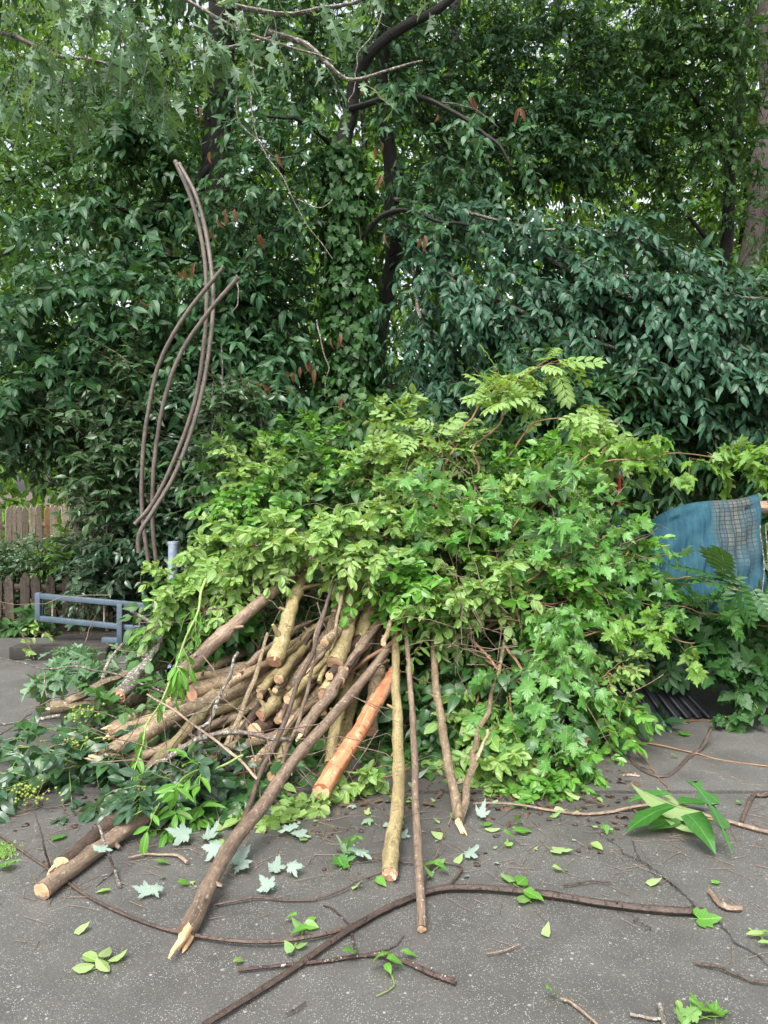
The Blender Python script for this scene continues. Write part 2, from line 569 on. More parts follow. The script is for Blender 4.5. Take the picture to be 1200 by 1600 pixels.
def leaves_on(paths, K, size, spread=0.9, droop=0.3, opposite=False, t0=0.15, flat=0.45, lean=(0, -0.25, 0), up=0.9, tip=True):
    """K leaf stations on each path; alternate or opposite"""
    B_, n, _ = paths.shape
    t = np.linspace(t0, 1.0, K)[None] + rng.normal(0, .25 / K, (B_, K))
    t = np.clip(t, 0, 0.999) * (n - 1)
    k = t.astype(int); f = (t - k)[..., None]
    ar = np.arange(B_)[:, None]
    pos = paths[ar, k] * (1 - f) + paths[ar, k + 1] * f
    tg = norm(paths[ar, k + 1] - paths[ar, k])
    side = norm(np.cross(tg, np.array((0, 0, 1.0))) + rng.normal(0, .25, pos.shape))
    sgn = np.where(np.arange(K) % 2 == 0, 1.0, -1.0)[None, :, None]
    sets = [sgn, -sgn] if opposite else [sgn]
    PA, AX = [], []
    for s in sets:
        ax = tg * 0.6 + side * s * spread + rng.normal(0, .2, pos.shape)
        if tip: ax[:, -1] = tg[:, -1] + rng.normal(0, .2, pos[:, -1].shape)
        ax[..., 2] -= droop * (1 + rng.normal(0, .4, ax.shape[:2]))
        PA.append(pos.reshape(-1, 3)); AX.append(norm(ax).reshape(-1, 3))
    pos, ax = np.concatenate(PA), np.concatenate(AX)
    nm = np.array((0, 0, up)) + np.array(lean) + rng.normal(0, flat, pos.shape)
    sz = size * np.clip(rng.normal(1, .2, len(pos)), .5, 1.5)
    return pos, ax, nm, sz


def pad_twigs(pads, L, bias=(0, -0.4, 0)):
    """pads: (centre, (rx, ry, rz), count): starts and directions of twigs through ellipsoids"""
    S, D = [], []
    for c, r, n in pads:
        u = norm(rng.normal(0, 1, (n, 3)))
        rad = rng.random((n, 1)) ** 0.45
        S.append(np.array(c) + u * rad * np.array(r))
        D.append(norm(u * 0.9 + np.array(bias) + rng.normal(0, .45, (n, 3)) + np.array((0, 0, .05))))
    S, D = np.concatenate(S), np.concatenate(D)
    return S, D, L * rng.uniform(.6, 1.3, len(S))


def twig_mesh(parent, paths, r0, mat, name='twig'):
    n = paths.shape[1]
    rad = np.broadcast_to(np.linspace(r0, r0 * .35, n)[None], paths.shape[:2])
    V, Q = thin_tubes(paths, rad, 3)
    me = mesh_np(name, V, [Q], V[:, :2] * 0 + V[:, 2:3])
    tag(link_mesh(name, me, mat, parent), kind='stuff')


# ------------------------------------------------------------------ palette
M = {}
M['leaf_dark'] = leaf_mat('leaf_dark_glossy', (.021, .073, .028), (.054, .145, .052), (.08, .14, .05), .30, .42, .34)
M['leaf_mid'] = leaf_mat('leaf_mid_green', (.032, .100, .026), (.075, .175, .040), (.09, .16, .06), .36, .44, .40)
M['leaf_shrub'] = leaf_mat('leaf_shrub_green', (.024, .070, .026), (.070, .140, .050), (.08, .14, .07), .25, .34, .5)
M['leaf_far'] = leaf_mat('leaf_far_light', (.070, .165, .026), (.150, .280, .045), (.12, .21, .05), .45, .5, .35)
M['leaf_oak'] = leaf_mat('leaf_oak_pale', (.060, .145, .055), (.155, .265, .145), (.19, .28, .19), .34, .42, .45)
M['leaf_privet'] = leaf_mat('leaf_privet_light', (.105, .240, .046), (.320, .470, .150), (.32, .45, .18), .38, .42, .45)
M['leaf_yellow'] = leaf_mat('leaf_wilting_yellow_green', (.140, .265, .060), (.295, .440, .140), (.32, .43, .17), .38, .5, .4)
M['leaf_bright'] = leaf_mat('leaf_bright_green', (.060, .200, .026), (.165, .370, .055), (.19, .34, .10), .38, .36, .5)
M['leaf_maple'] = leaf_mat('leaf_maple', (.050, .185, .028), (.160, .350, .080), (.23, .38, .21), .40, .40, .5)
M['leaf_silver'] = leaf_mat('leaf_silver_underside', (.050, .150, .045), (.080, .190, .060), (.26, .345, .285), .25, .42, .5)
M['leaf_holly'] = leaf_mat('leaf_holly', (.016, .050, .022), (.034, .085, .036), (.13, .22, .08), .15, .32, .5)
M['leaf_compound'] = leaf_mat('leaf_deep_compound', (.026, .085, .026), (.050, .130, .036), (.10, .17, .06), .28, .36, .45)
M['leaf_ivy'] = leaf_mat('leaf_ivy', (.018, .066, .016), (.046, .125, .026), (.06, .13, .04), .26, .46, .32)
M['leaf_lime'] = leaf_mat('leaf_lime', (.10, .235, .035), (.195, .36, .06), (.22, .35, .10), .4, .45, .4)
M['leaf_dead'] = leaf_mat('leaf_dead_copper', (.15, .075, .045), (.30, .175, .110), (.24, .14, .09), .25, .6, .3, (1.2, .9, .6))
M['leaf_bleached'] = leaf_mat('leaf_bleached', (.45, .43, .24), (.58, .54, .33), (.5, .48, .3), .3, .6, .3, (1.1, 1, .7))

M['bark_tan'] = bark('bark_tan', (.120, .082, .048), (.320, .235, .140), (.34, .33, .24), .57, 22, .35, .7, .45)
M['bark_yellow'] = bark('bark_yellow_tan', (.165, .120, .050), (.390, .310, .150), (.26, .27, .14), .55, 24, .4, .68, .4)
M['bark_brown'] = bark('bark_brown', (.110, .074, .050), (.320, .230, .160), (.40, .35, .29), .60, 20, .22, .6, .45)
M['bark_grey'] = bark('bark_lichen_grey', (.080, .062, .050), (.230, .195, .155), (.42, .44, .40), .54, 26, .6, .85, .8)
M['bark_spotted'] = bark('bark_dark_white_spots', (.035, .020, .016), (.095, .055, .042), (.55, .57, .53), .60, 24, .5, .7, .6)
M['bark_tree'] = bark('bark_dark_tree', (.008, .007, .006), (.026, .022, .018), (.04, .05, .035), .62, 8, .25, .9, 1.0)  # bark colour blackened to stand in for trunks seen against the light
M['bark_pine'] = bark('bark_pine', (.026, .020, .017), (.080, .062, .052), None, .6, 7, .25, .9, 1.0)
M['bark_dark'] = bark('bark_dark_twig', (.035, .022, .016), (.120, .080, .058), (.20, .17, .14), .66, 25, .3, .6, .5)
M['bark_orange'] = bark('bark_stripped_orange', (.400, .105, .042), (.430, .255, .135), (.36, .27, .17), .57, 10, .12, .7, .6)
M['bark_stem'] = bark('bark_reddish_stem', (.150, .075, .035), (.330, .190, .095), None, .6, 25, .3, .65, .4)
M['stem_green'] = bark('stem_green', (.14, .22, .05), (.26, .34, .10), None, .6, 25, .3, .5, .2)
M['cut'] = cut_wood('cut_wood', (.62, .42, .25), (.46, .27, .14))
M['cut_pink'] = cut_wood('cut_wood_pink', (.60, .34, .22), (.42, .20, .12))
M['splinter'] = plain('splintered_wood', (.46, .28, .13), (.68, .48, .27), 30, .7, 0, .4, .003, (1, 1, .2))
# ================================================================== THE SETTING: ground
def concrete(name='wet_concrete', k=1.0):
    t = NT(name)
    geo = t.n('ShaderNodeNewGeometry'); pos = geo.outputs['Position']
    big = t.ramp(t.noise(pos, .8, 5, .6), .35, .65)
    med = t.ramp(t.noise(pos, 5, 5, .65), .33, .68)
    fine = t.noise(pos, 130, 3, .7)
    col = t.mix(big, tuple(k * c for c in (.049, .046, .042)), tuple(k * c for c in (.093, .089, .082)))
    col = t.mix(t.math('MULTIPLY', med, .6), col, tuple(k * c for c in (.116, .111, .102)))
    col = t.mix(t.math('MULTIPLY', t.ramp(fine, .40, .62), .5), col, (.045, .044, .042))
    sepp = t.n('ShaderNodeSeparateXYZ', Vector=pos)
    # the newer, paler bay to the right and at the far left
    v1 = t.n('ShaderNodeTexVoronoi', {'feature': 'F1'}, Vector=pos, Scale=150.0)
    keep = t.math('GREATER_THAN', t.n('ShaderNodeSeparateColor', Color=v1.outputs['Color']).outputs[0], .45)
    st = t.math('MULTIPLY', t.math('LESS_THAN', t.math('ADD', v1.outputs['Distance'], t.math('MULTIPLY', fine, .25)), .42), keep)
    gate = t.ramp(t.noise(pos, 7, 4, .7), .32, .52)
    col = t.mix(t.math('MULTIPLY', t.math('MULTIPLY', st, gate), .46), col, (.44, .45, .42))
    v3 = t.n('ShaderNodeTexVoronoi', {'feature': 'F1'}, Vector=pos, Scale=110.0)
    dk = t.math('MULTIPLY', t.math('LESS_THAN', v3.outputs['Distance'], .34), t.math('GREATER_THAN', t.n('ShaderNodeSeparateColor', Color=v3.outputs['Color']).outputs[2], .6))
    col = t.mix(t.math('MULTIPLY', dk, .5), col, (.045, .042, .040))
    v2 = t.n('ShaderNodeTexVoronoi', {'feature': 'F1'}, Vector=pos, Scale=34.0)
    keep2 = t.math('GREATER_THAN', t.n('ShaderNodeSeparateColor', Color=v2.outputs['Color']).outputs[1], .82)
    st2 = t.math('MULTIPLY', t.math('LESS_THAN', t.math('ADD', v2.outputs['Distance'], t.math('MULTIPLY', t.noise(pos, 300, 2), .3)), .33), keep2)
    col = t.mix(t.math('MULTIPLY', t.math('MULTIPLY', st2, gate), .45), col, (.44, .43, .40))
    stain = t.ramp(t.noise(pos, 1.9, 6, .7), .56, .68)
    col = t.mix(t.math('MULTIPLY', stain, .35), col, (.050, .046, .040))
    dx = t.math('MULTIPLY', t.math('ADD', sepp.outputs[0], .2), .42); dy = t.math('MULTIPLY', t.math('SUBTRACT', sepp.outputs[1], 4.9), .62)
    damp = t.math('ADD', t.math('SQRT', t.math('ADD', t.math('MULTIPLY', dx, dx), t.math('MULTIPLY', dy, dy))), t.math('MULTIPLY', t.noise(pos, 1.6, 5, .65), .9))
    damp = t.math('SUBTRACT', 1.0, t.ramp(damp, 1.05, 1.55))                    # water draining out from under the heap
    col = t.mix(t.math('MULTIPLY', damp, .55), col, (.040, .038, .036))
    moss = t.ramp(t.noise(pos, 2.6, 5, .7), .62, .72)
    col = t.mix(t.math('MULTIPLY', moss, .22), col, (.085, .090, .045))
    wet = t.ramp(t.noise(pos, 1.2, 4, .6), .4, .62)
    rough = t.math('SUBTRACT', .66, t.math('ADD', t.math('MULTIPLY', wet, .14), t.math('MULTIPLY', damp, .14)))
    h = t.math('ADD', t.math('MULTIPLY', fine, .6), t.math('ADD', t.math('MULTIPLY', t.noise(pos, 22, 4), .6), t.math('MULTIPLY', st, .4)))
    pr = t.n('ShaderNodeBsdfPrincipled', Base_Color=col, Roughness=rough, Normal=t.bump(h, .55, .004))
    return t.done(pr)


M['concrete'] = concrete()
M['concrete_rear'] = concrete('wet_concrete_rear_bay', 1.2)
M['soil'] = plain('forest_floor_soil', (.045, .032, .022), (.110, .080, .052), 5, .95, 0, .8, .03)
M['crack'] = plain('crack_dirt', (.022, .021, .019), (.05, .046, .042), 30, .95, 0, .5)


def sheet(name, x0, x1, y0, y1, z, mat, nx, ny, amp=0.0, fr=1.0, thick=0.0, label=None):
    xs, ys = np.linspace(x0, x1, nx), np.linspace(y0, y1, ny)
    X, Y = np.meshgrid(xs, ys)
    Z = z + amp * (np.sin(X * 1.3 * fr + 1) * np.cos(Y * 1.1 * fr) + .5 * np.sin(X * 3.1 * fr + Y * 2.3 * fr))
    V = np.stack([X, Y, Z], -1).reshape(-1, 3)
    i = (np.arange(ny - 1)[:, None] * nx + np.arange(nx - 1)[None]).ravel()
    F = [np.stack([i, i + 1, i + nx + 1, i + nx], -1)]
    if thick:
        W = np.array([(x0, y0, z), (x1, y0, z), (x1, y1, z), (x0, y1, z)]); n = len(V)
        V = np.vstack([V, W, W - (0, 0, thick)])
        F.append(np.array([(n, n + 4, n + 5, n + 1), (n + 1, n + 5, n + 6, n + 2), (n + 2, n + 6, n + 7, n + 3), (n + 3, n + 7, n + 4, n)]))
    o = link_mesh(name, mesh_np(name, V, F), mat)
    return tag(o, kind='structure')


sheet('forest_floor', -120, 120, -20, 220, -0.09, M['soil'], 90, 90, .02, .3)
JY = 3.97
# two poured bays with a recessed joint between them (a bay is level, so one flat sheet with real edges)
sheet('driveway_slab', -9, 9, -6, JY - .011, 0.0, M['concrete'], 2, 2, 0, 1, .08)
sheet('driveway_slab', -9, 9, JY + .011, 8.05, 0.008, M['concrete_rear'], 2, 2, 0, 1, .08)


def crack(path, w, name='crack'):
    p = spline([G(*q, 0.003) for q in path], 60)
    p[:, 2] = 0.0065
    wob = np.cumsum(rng.normal(0, .006, 60)); wob -= np.linspace(0, wob[-1], 60)
    p[:, 0] += wob; p[:, 1] += rng.normal(0, .004, 60)
    t = norm(np.gradient(p, axis=0)); s = np.cross(t, (0, 0, 1.0))
    ww = w * rng.uniform(.25, 1.3, 60)[:, None]
    V = np.stack([p - s * ww, p + s * ww], 1).reshape(-1, 3)
    i = np.arange(59) * 2
    tag(link_mesh(name, mesh_np(name, V, [np.stack([i, i + 1, i + 3, i + 2], -1)]), M['crack']), kind='structure')


crack([(915, 1288), (960, 1325), (1005, 1348), (1060, 1392)], .003)
crack([(985, 1312), (1000, 1340), (1035, 1365), (1062, 1395), (1100, 1432), (1150, 1470), (1215, 1520)], .0042)
crack([(20, 1185), (-40, 1192), (-120, 1205)], .006)
crack([(960, 1420), (1010, 1455)], .002)

# ================================================================== fences and the timber step
M['paling'] = bark('weathered_paling', (.34, .27, .195), (.62, .52, .40), None, .6, 18, .15, .9, .6)
M['paling_new'] = bark('newer_paling', (.28, .155, .075), (.45, .28, .15), None, .6, 18, .15, .85, .5)
M['paling_dark'] = bark('dark_wet_paling', (.030, .022, .017), (.090, .068, .050), None, .6, 18, .15, .9, .6)
M['timber'] = bark('dark_railway_timber', (.020, .017, .015), (.065, .055, .048), None, .6, 9, .15, .85, .8)
M['blue_steel'] = plain('blue_grey_painted_steel', (.052, .078, .105), (.095, .132, .168), 9, .5, .0, .25, .002)


def paling_mesh(w, h, th, tip):
    V = np.array([(x, y, z) for y in (-th / 2, th / 2) for x, z in ((-w / 2, 0), (w / 2, 0), (w / 2, h - tip), (.012, h), (-.012, h), (-w / 2, h - tip))])
    F = [np.array([(i, (i + 1) % 6, (i + 1) % 6 + 6, i + 6) for i in range(6)])]
    me = mesh_np('picket', V, F, np.column_stack([V[:, 2], V[:, 0] + V[:, 1]]), smooth=False)
    import bmesh
    bm = bmesh.new(); bm.from_mesh(me); bm.verts.ensure_lookup_table()
    bm.faces.new([bm.verts[i] for i in range(5, -1, -1)]); bm.faces.new([bm.verts[i] for i in range(6, 12)])
    uvl = bm.loops.layers.uv.active
    for f in bm.faces:
        for l in f.loops: l[uvl].uv = (l.vert.co.z, l.vert.co.x + l.vert.co.y)
    bm.normal_update(); bm.to_mesh(me); bm.free()
    return me


def picket_fence(a, b, n, w, h, mat, label, group=None, odd=None, lean=.02):
    a, b = np.array(a, float), np.array(b, float)
    th = empty('picket_fence', label, 'fence', (a + b) / 2, group)
    ang = math.atan2(b[1] - a[1], b[0] - a[0])
    mesh = paling_mesh(w, h, .018, w * .7)
    for i in range(n):
        p = a + (b - a) * i / (n - 1)
        o = bpy.data.objects.new('picket', mesh if not (odd and i in odd) else mesh.copy())
        if odd and i in odd: o.data.materials.clear(); o.data.materials.append(M['paling_new']); o['label'] = 'newer reddish-brown picket among the grey ones'
        elif not mesh.materials: mesh.materials.append(mat)
        C.objects.link(o); o.parent = th
        o.matrix_basis = Matrix.Translation(Vector(p) - th.location + Vector((0, 0, rng.normal(0, .012)))) @ Matrix.Rotation(ang + rng.normal(0, .05), 4, 'Z') @ Matrix.Rotation(rng.normal(0, lean), 4, 'Y')
    d = norm(b - a); nrm = np.array((-d[1], d[0], 0))
    for z in (h * .25, h * .75):
        m = MB(); m.bar(a + nrm * .03 + (0, 0, z), b + nrm * .03 + (0, 0, z), .035, .07); m.build('fence_rail', mat, th, False)
    return th


fl = P(-60, 800, 11.3); fr = P(175, 800, 13.2)
picket_fence((fl[0], 11.3, 0), (fr[0], 13.2, 0), 24, .085, 1.30, M['paling'], 'weathered tan picket fence beyond the low shrubs at the far left', odd={12})
fl = P(-70, 900, 9.0); fr = P(330, 900, 8.6)
picket_fence((fl[0], 9.0, -.02), (fr[0], 8.6, -.02), 19, .11, .60, M['paling_dark'], 'low dark picket edging fence behind the blue metal frame', lean=.03)

st = empty('timber_step', 'low dark timber step under the blue metal frame at the driveway edge', 'step', (P(120, 990, 7.4)[0], 7.4, 0))
xl, xr = P(18, 1000, 7.05)[0], P(255, 1000, 7.05)[0]
for k, (y, z, h, x0, x1) in enumerate([(7.10, 0.065, .065, xl, xr - .5), (7.33, .058, .058, xl + .25, xr), (7.57, .060, .060, xl + .2, xr + .1), (7.80, .057, .057, xl + .35, xr + .1)]):
    m = MB(); m.box(((x0 + x1) / 2, y, z), ((x1 - x0) / 2, .112, h), None, .006); m.build('timber_beam', M['timber'], st, False, .008)

# ------------------------------------------------------------------ blue-grey steel frame
bf = empty('metal_rack', 'blue-grey steel bar frame standing on the dark timber step', 'metal frame', (P(170, 960, 7.3)[0], 7.3, .12))


def fb(a, b, w=.045, h=.06, name='rail', Y=(7.3, 7.3)):
    m = MB(); m.bar(P(a[0], a[1], Y[0]), P(b[0], b[1], Y[1]), w, h, (0, 1, 0)); return m.build(name, M['blue_steel'], bf, False, .004)


fb((62, 931), (345, 957), .05, .05); fb((62, 966), (345, 995), .05, .05)
fb((60, 926), (60, 969), .05, .055, 'end_post'); fb((187, 944), (187, 1006), .05, .03, 'upright', (7.25, 7.25))
fb((160, 1000), (330, 1006), .055, .06, 'foot'); fb((66, 931), (66, 969), .03, .04, 'end_post', (7.42, 7.42))
for x in (82, 163, 218):
    m = MB(); m.tube(np.array([P(x, 934 + (x - 62) * .09, 7.34), P(x, 972 + (x - 62) * .09, 7.34)]), .008, 6); m.build('bar', M['paling'], bf)
m = MB()
for k in range(16):
    a, b = P(215 + k * 8, 950, 7.36), P(215 + k * 8 - 34, 1000, 7.36); m.tube(np.array([a, b]), .002, 3, cap=False)
    a, b = P(215 + k * 8 - 34, 950, 7.365), P(215 + k * 8, 1000, 7.365); m.tube(np.array([a, b]), .002, 3, cap=False)
tag(m.build('wire_mesh', M['blue_steel'], bf), kind='stuff')

# ================================================================== TREES
def tube_part(parent, path, r0, r1, mat, name, n=24, sides=8, wig=.01, rough=.06):
    p = spline(path, n, wig)
    m = MB(); m.tube(p, np.linspace(r0, r1, n) * (1 + rng.normal(0, .03, n)), sides, rough, True)
    return m.build(name, mat, parent)


def tree(name, label, cat, trunk, r0, r1, tmat, limbs, pads, kind, lmat, size, L=.7, K=9, droop=.35, ldroop=.4, singles=150, spread=.9,
         limb_twigs=0, bias=(0, -.5, 0), group=None, twig_mat=None, flat=.45, opposite=False, up=.9, lean=(0, -.25, 0), limb_r=(.034, .010), base=None, limb_mat=None):
    if base is None: base = np.array(trunk[0] if trunk is not None else limbs[0][0])
    t = empty(name, label, cat, (base[0], base[1], 0), group)
    if trunk is not None: tube_part(t, trunk, r0, r1, tmat, 'trunk', 40, 14, .008, .05)
    S, D, LL = [], [], []
    for lb in limbs:
        n = 20
        p = spline(lb, n, .012)
        m = MB(); m.tube(p, np.linspace(limb_r[0], limb_r[1], n), 7, .06); m.build('limb', limb_mat or tmat, t)
        if limb_twigs:
            k = rng.integers(3, n, limb_twigs)
            tg = norm(np.gradient(p, axis=0))[k]
            S.append(p[k] + rng.normal(0, .06, (limb_twigs, 3)))
            sd = norm(np.cross(tg, (0, 0, 1.0))) * rng.choice([-1, 1], limb_twigs)[:, None]
            D.append(norm(tg * .7 + sd * rng.uniform(.3, 1.1, (limb_twigs, 1)) + rng.normal(0, .35, (limb_twigs, 3)) + np.array(bias) * .6))
            LL.append(L * rng.uniform(.6, 1.3, limb_twigs))
    if pads:
        pads = [(q[0], q[1], int(q[2] * (1.45 if kind == 'tree' else 1))) for q in pads]
        a, b, c = pad_twigs([(P(*q[0]) if isinstance(q[0], tuple) else q[0], q[1], q[2]) for q in pads], L, bias)
        S.append(a); D.append(b); LL.append(c)
    S, D, LL = np.concatenate(S), np.concatenate(D), np.concatenate(LL)
    if name == 'broadleaf_tree':                                   # nothing grows in front of the ivy column
        x_, y_, d_ = screen(S + D * LL[:, None] * .5)
        ok = ~((x_ > 492) & (x_ < 604) & (y_ > 215) & (y_ < 690) & (d_ < 8.75))
        S, D, LL = S[ok], D[ok], LL[ok]
    paths = twig_paths(S, D, LL, droop)
    twig_mesh(t, paths, .006, twig_mat or tmat)
    put_leaves(t, kind, lmat, *leaves_on(paths, K, size, spread, ldroop, opposite, flat=flat, up=up, lean=lean), singles=singles)
    return t


def on_ground(px, Y):
    return np.array(((px - 600) / FPX * Y, Y, -.1))


# ---- the ivy-clad trunk in the middle
ivy_trunk = [on_ground(556, 8.7), P(552, 620, 8.7), P(543, 400, 8.7), P(530, 235, 8.7), P(546, 170, 8.6), P(576, 92, 8.5), P(640, 40, 8.3), P(705, -5, 8.1), P(800, -120, 8)]
M['leaf_bough'] = leaf_mat('leaf_bough_blue_green', (.020, .074, .038), (.050, .132, .070), (.07, .14, .07), .28, .42, .40)
t_mid = tree('broadleaf_tree', 'dark tree with the ivy-clad trunk and bent bough in the middle of the wood', 'tree', ivy_trunk, .12, .03, M['bark_tree'],
             [[P(543, 400, 8.7), P(610, 330, 8.4), P(690, 345, 8.0), P(745, 355, 7.8)], [P(530, 235, 8.7), P(470, 190, 8.2), P(400, 180, 7.9)],
              [P(546, 170, 8.6), P(650, 150, 8.0), P(760, 210, 7.6), P(800, 260, 7.5)], [P(545, 360, 8.7), P(500, 350, 8.5), P(420, 362, 8.2)]],
             [((420, 290, 8.5), (.5, .6, .7), 75), ((680, 230, 8.8), (.5, .6, .7), 80), ((560, 60, 9.2), (1.0, .6, .6), 80), ((620, -80, 9.4), (2.0, 1.2, .8), 90), (np.array((-.8, 7.8, 8.3)), (1.8, 1.2, .7), 170),  # pads above the frame are unseen canopy, added to shade the layer behind
              ((425, 520, 8.9), (.25, .4, .7), 60), ((430, 100, 9.0), (.8, .6, .5), 60), ((400, 400, 9.2), (.5, .6, .6), 60), ((680, 370, 9.1), (.3, .5, .4), 26)],
             'tree', M['leaf_dark'], .095, .5, 12, .35, .35, 260, limb_twigs=14, lean=(0, -.35, 0), flat=.6)
for x, y in ((405, 365), (310, 165), (330, 240), (352, 330), (335, 345), (368, 325), (425, 245), (595, 272), (590, 225), (470, 575), (482, 568), (455, 580), (518, 530), (532, 620),
             (305, 408), (283, 418), (330, 360), (358, 580), (384, 590), (405, 600), (375, 700), (602, 368), (812, 165), (735, 150), (565, 130), (490, 575), (525, 528), (662, 372), (680, 182), (220, 470)):
    for _ in range(1 if rng.random() < .4 else 2):
        o = bpy.data.objects.new('dead_leaf', leaf_mesh('dead', int(rng.integers(0, 2)), M['leaf_dead'])); C.objects.link(o); o.parent = t_mid
        p = P(x + rng.normal(0, 3), y + rng.normal(0, 3), 7.5); ax = norm(np.array((rng.normal(0, .3), rng.normal(0, .3), -1.0)))
        R = leaf_axes(ax, np.array((rng.normal(0, .5), -1.0, .2))); s = rng.uniform(.08, .125)
        o.matrix_basis = Matrix([[*(R[r] * s), p[r] - t_mid.location[r]] for r in range(3)] + [[0, 0, 0, 1]])
for path in ([(420, 40, 7.3), (397, 95, 7.3), (393, 150, 7.3), (385, 160, 7.3)], [(370, 150, 7.2), (372, 190, 7.2), (400, 215, 7.1), (430, 245, 7.1), (462, 244, 7.1)],
             [(393, 150, 7.2), (400, 215, 7.2), (440, 275, 7.1), (480, 350, 7.1), (520, 405, 7.1)], [(465, 312, 7.2), (500, 325, 7.2), (520, 312, 7.2)],
             [(346, 540, 7.0), (348, 620, 7.0), (346, 700, 7.0), (360, 770, 7.0), (364, 812, 7.0)], [(370, 430, 7.2), (372, 470, 7.1), (362, 490, 7.1)],
             [(332, 600, 7.0), (335, 640, 7.0), (330, 690, 7.0)], [(385, 590, 7.2), (400, 630, 7.1), (414, 690, 7.1)], [(600, 10, 7.5), (560, 100, 7.4), (545, 160, 7.4)],
             [(690, 160, 7.4), (740, 170, 7.4), (780, 200, 7.4)], [(495, 500, 7.3), (510, 570, 7.2), (508, 620, 7.2)]):
    tube_part(t_mid, pts(path), .0075, .004, M['bark_grey'], 'bare_twig', 26, 5, .02)
# ivy sleeve round that trunk
iv = empty('climbing_ivy', 'climbing ivy wrapping the middle trunk from pile top to bough', 'ivy', on_ground(556, 8.7) + (0, 0, .1))
p = spline(ivy_trunk[:4], 60)
k = rng.integers(8, 60, 5200); th = rng.uniform(0, 2 * PI, 5200)
wid = np.interp(k, (8, 25, 45, 59), (.36, .30, .25, .20))
out = np.column_stack([np.cos(th), np.sin(th), 0 * th])
rad = wid * rng.uniform(.6, 1.15, 5200) * (1 + .25 * np.sin(k * .9 + th * 2))
put_leaves(iv, 'ivy', M['leaf_ivy'], p[k] + out * rad[:, None] + rng.normal(0, .04, (5200, 3)), norm(np.array((0, 0, -1.0)) + out * .35 + rng.normal(0, .3, (5200, 3))),
           out + np.array((0, 0, .5)) + rng.normal(0, .3, (5200, 3)), rng.uniform(.055, .10, 5200), 290)
for k in range(5):
    a = k * 1.3
    tube_part(iv, [q + np.array((math.cos(a + i * .5), math.sin(a + i * .5), 0)) * .19 for i, q in enumerate(p[5::12])], .014, .006, M['bark_brown'], 'vine_stem', 24, 5, .02)

# ---- the drooping bough on the right
tree('broadleaf_tree', 'tree with long drooping blue-green boughs reaching over the right of the pile', 'tree',
     [on_ground(585, 9.6), P(592, 560, 9.6), P(606, 430, 9.5), P(612, 300, 9.5), P(600, 100, 9.6), P(620, -100, 9.8)], .12, .07, M['bark_tree'],
     [[P(606, 340, 9.5), P(650, 375, 8.6), P(700, 428, 7.9), P(745, 480, 7.6)], [P(612, 320, 9.5), P(760, 370, 8.4), P(880, 402, 7.7), P(1010, 438, 7.3), P(1110, 456, 7.0), P(1230, 470, 6.8)],
      [P(700, 428, 7.9), P(850, 500, 7.5), P(990, 560, 7.2), P(1110, 640, 7.0), P(1170, 680, 6.9)], [P(612, 310, 9.5), P(700, 330, 8.5), P(830, 350, 7.9), P(960, 365, 7.5), P(1070, 410, 7.3)],
      [P(690, 420, 8.0), P(780, 530, 7.6), P(850, 620, 7.4), P(900, 690, 7.3)], [P(640, 400, 8.6), P(660, 500, 8.2), P(680, 590, 8.0), P(690, 640, 7.9)],
      [P(850, 400, 7.8), P(1000, 470, 7.2), P(1120, 540, 6.9), P(1210, 600, 6.7)], [P(780, 420, 8.0), P(900, 460, 7.6), P(1040, 520, 7.2), P(1160, 570, 6.9)]],
     [((830, 460, 8.0), (.8, .4, .35), 60), ((1000, 500, 7.6), (.9, .4, .4), 80), ((940, 590, 7.8), (.6, .4, .3), 55), ((770, 560, 8.2), (.35, .4, .4), 40), ((1100, 510, 7.4), (.6, .4, .3), 60)],
     'tree', M['leaf_bough'], .098, .6, 17, .35, .30, 300, limb_twigs=88, bias=(.3, -.35, -.1), limb_r=(.026, .006), lean=(0, -.3, 0), flat=.45, spread=.7, limb_mat=M['bark_grey'])

# ---- left: dark trunk with layered drooping leaves
tree('broadleaf_tree', 'tree with the thick dark trunk behind the tall bent pipes on the left', 'tree',
     [on_ground(330, 9.8), P(332, 600, 9.8), P(330, 350, 9.8), P(340, 200, 9.8), P(345, 60, 9.8), P(350, -120, 10)], .21, .15, M['bark_tree'],
     [[P(332, 420, 9.8), P(230, 400, 9.0), P(120, 430, 8.3), P(20, 480, 8)], [P(332, 520, 9.8), P(230, 520, 9.0), P(120, 560, 8.4), P(30, 620, 8)], [P(330, 450, 9.8), P(370, 430, 9.2), P(405, 470, 8.8), P(430, 520, 8.5)],
      [P(338, 250, 9.8), P(240, 330, 9.0), P(150, 320, 8.6), P(50, 350, 8.2)], [P(330, 500, 9.8), P(380, 540, 8.8), P(420, 600, 8.2), P(430, 660, 7.9)], [P(340, 330, 9.8), P(255, 250, 9.2), P(205, 205, 8.9)],
      [P(340, 300, 9.8), P(270, 330, 9.4), P(230, 360, 9)]],
     [((120, 490, 8.4), (.8, .6, .35), 75), ((250, 480, 8.6), (.6, .6, .4), 60), ((60, 600, 8.0), (.6, .5, .4), 60), ((200, 580, 8.4), (.7, .5, .4), 75), ((380, 480, 8.8), (.4, .5, .5), 50), ((400, 600, 8.4), (.4, .4, .4), 55),
      ((300, 610, 8.4), (.4, .5, .4), 55), ((200, -60, 9.5), (1.6, 1.2, .7), 80), (np.array((-3.2, 8.0, 8.3)), (1.6, 1.0, .6), 110), ((330, 570, 9.0), (.6, .4, .5), 50)],  # overhead pads out of view, added to keep sky light off the wood
     'tree', M['leaf_dark'], .128, .55, 11, .3, .35, 300, limb_twigs=40, bias=(-.05, -.45, -.05), limb_r=(.04, .01), lean=(0, -.4, 0), flat=.6)
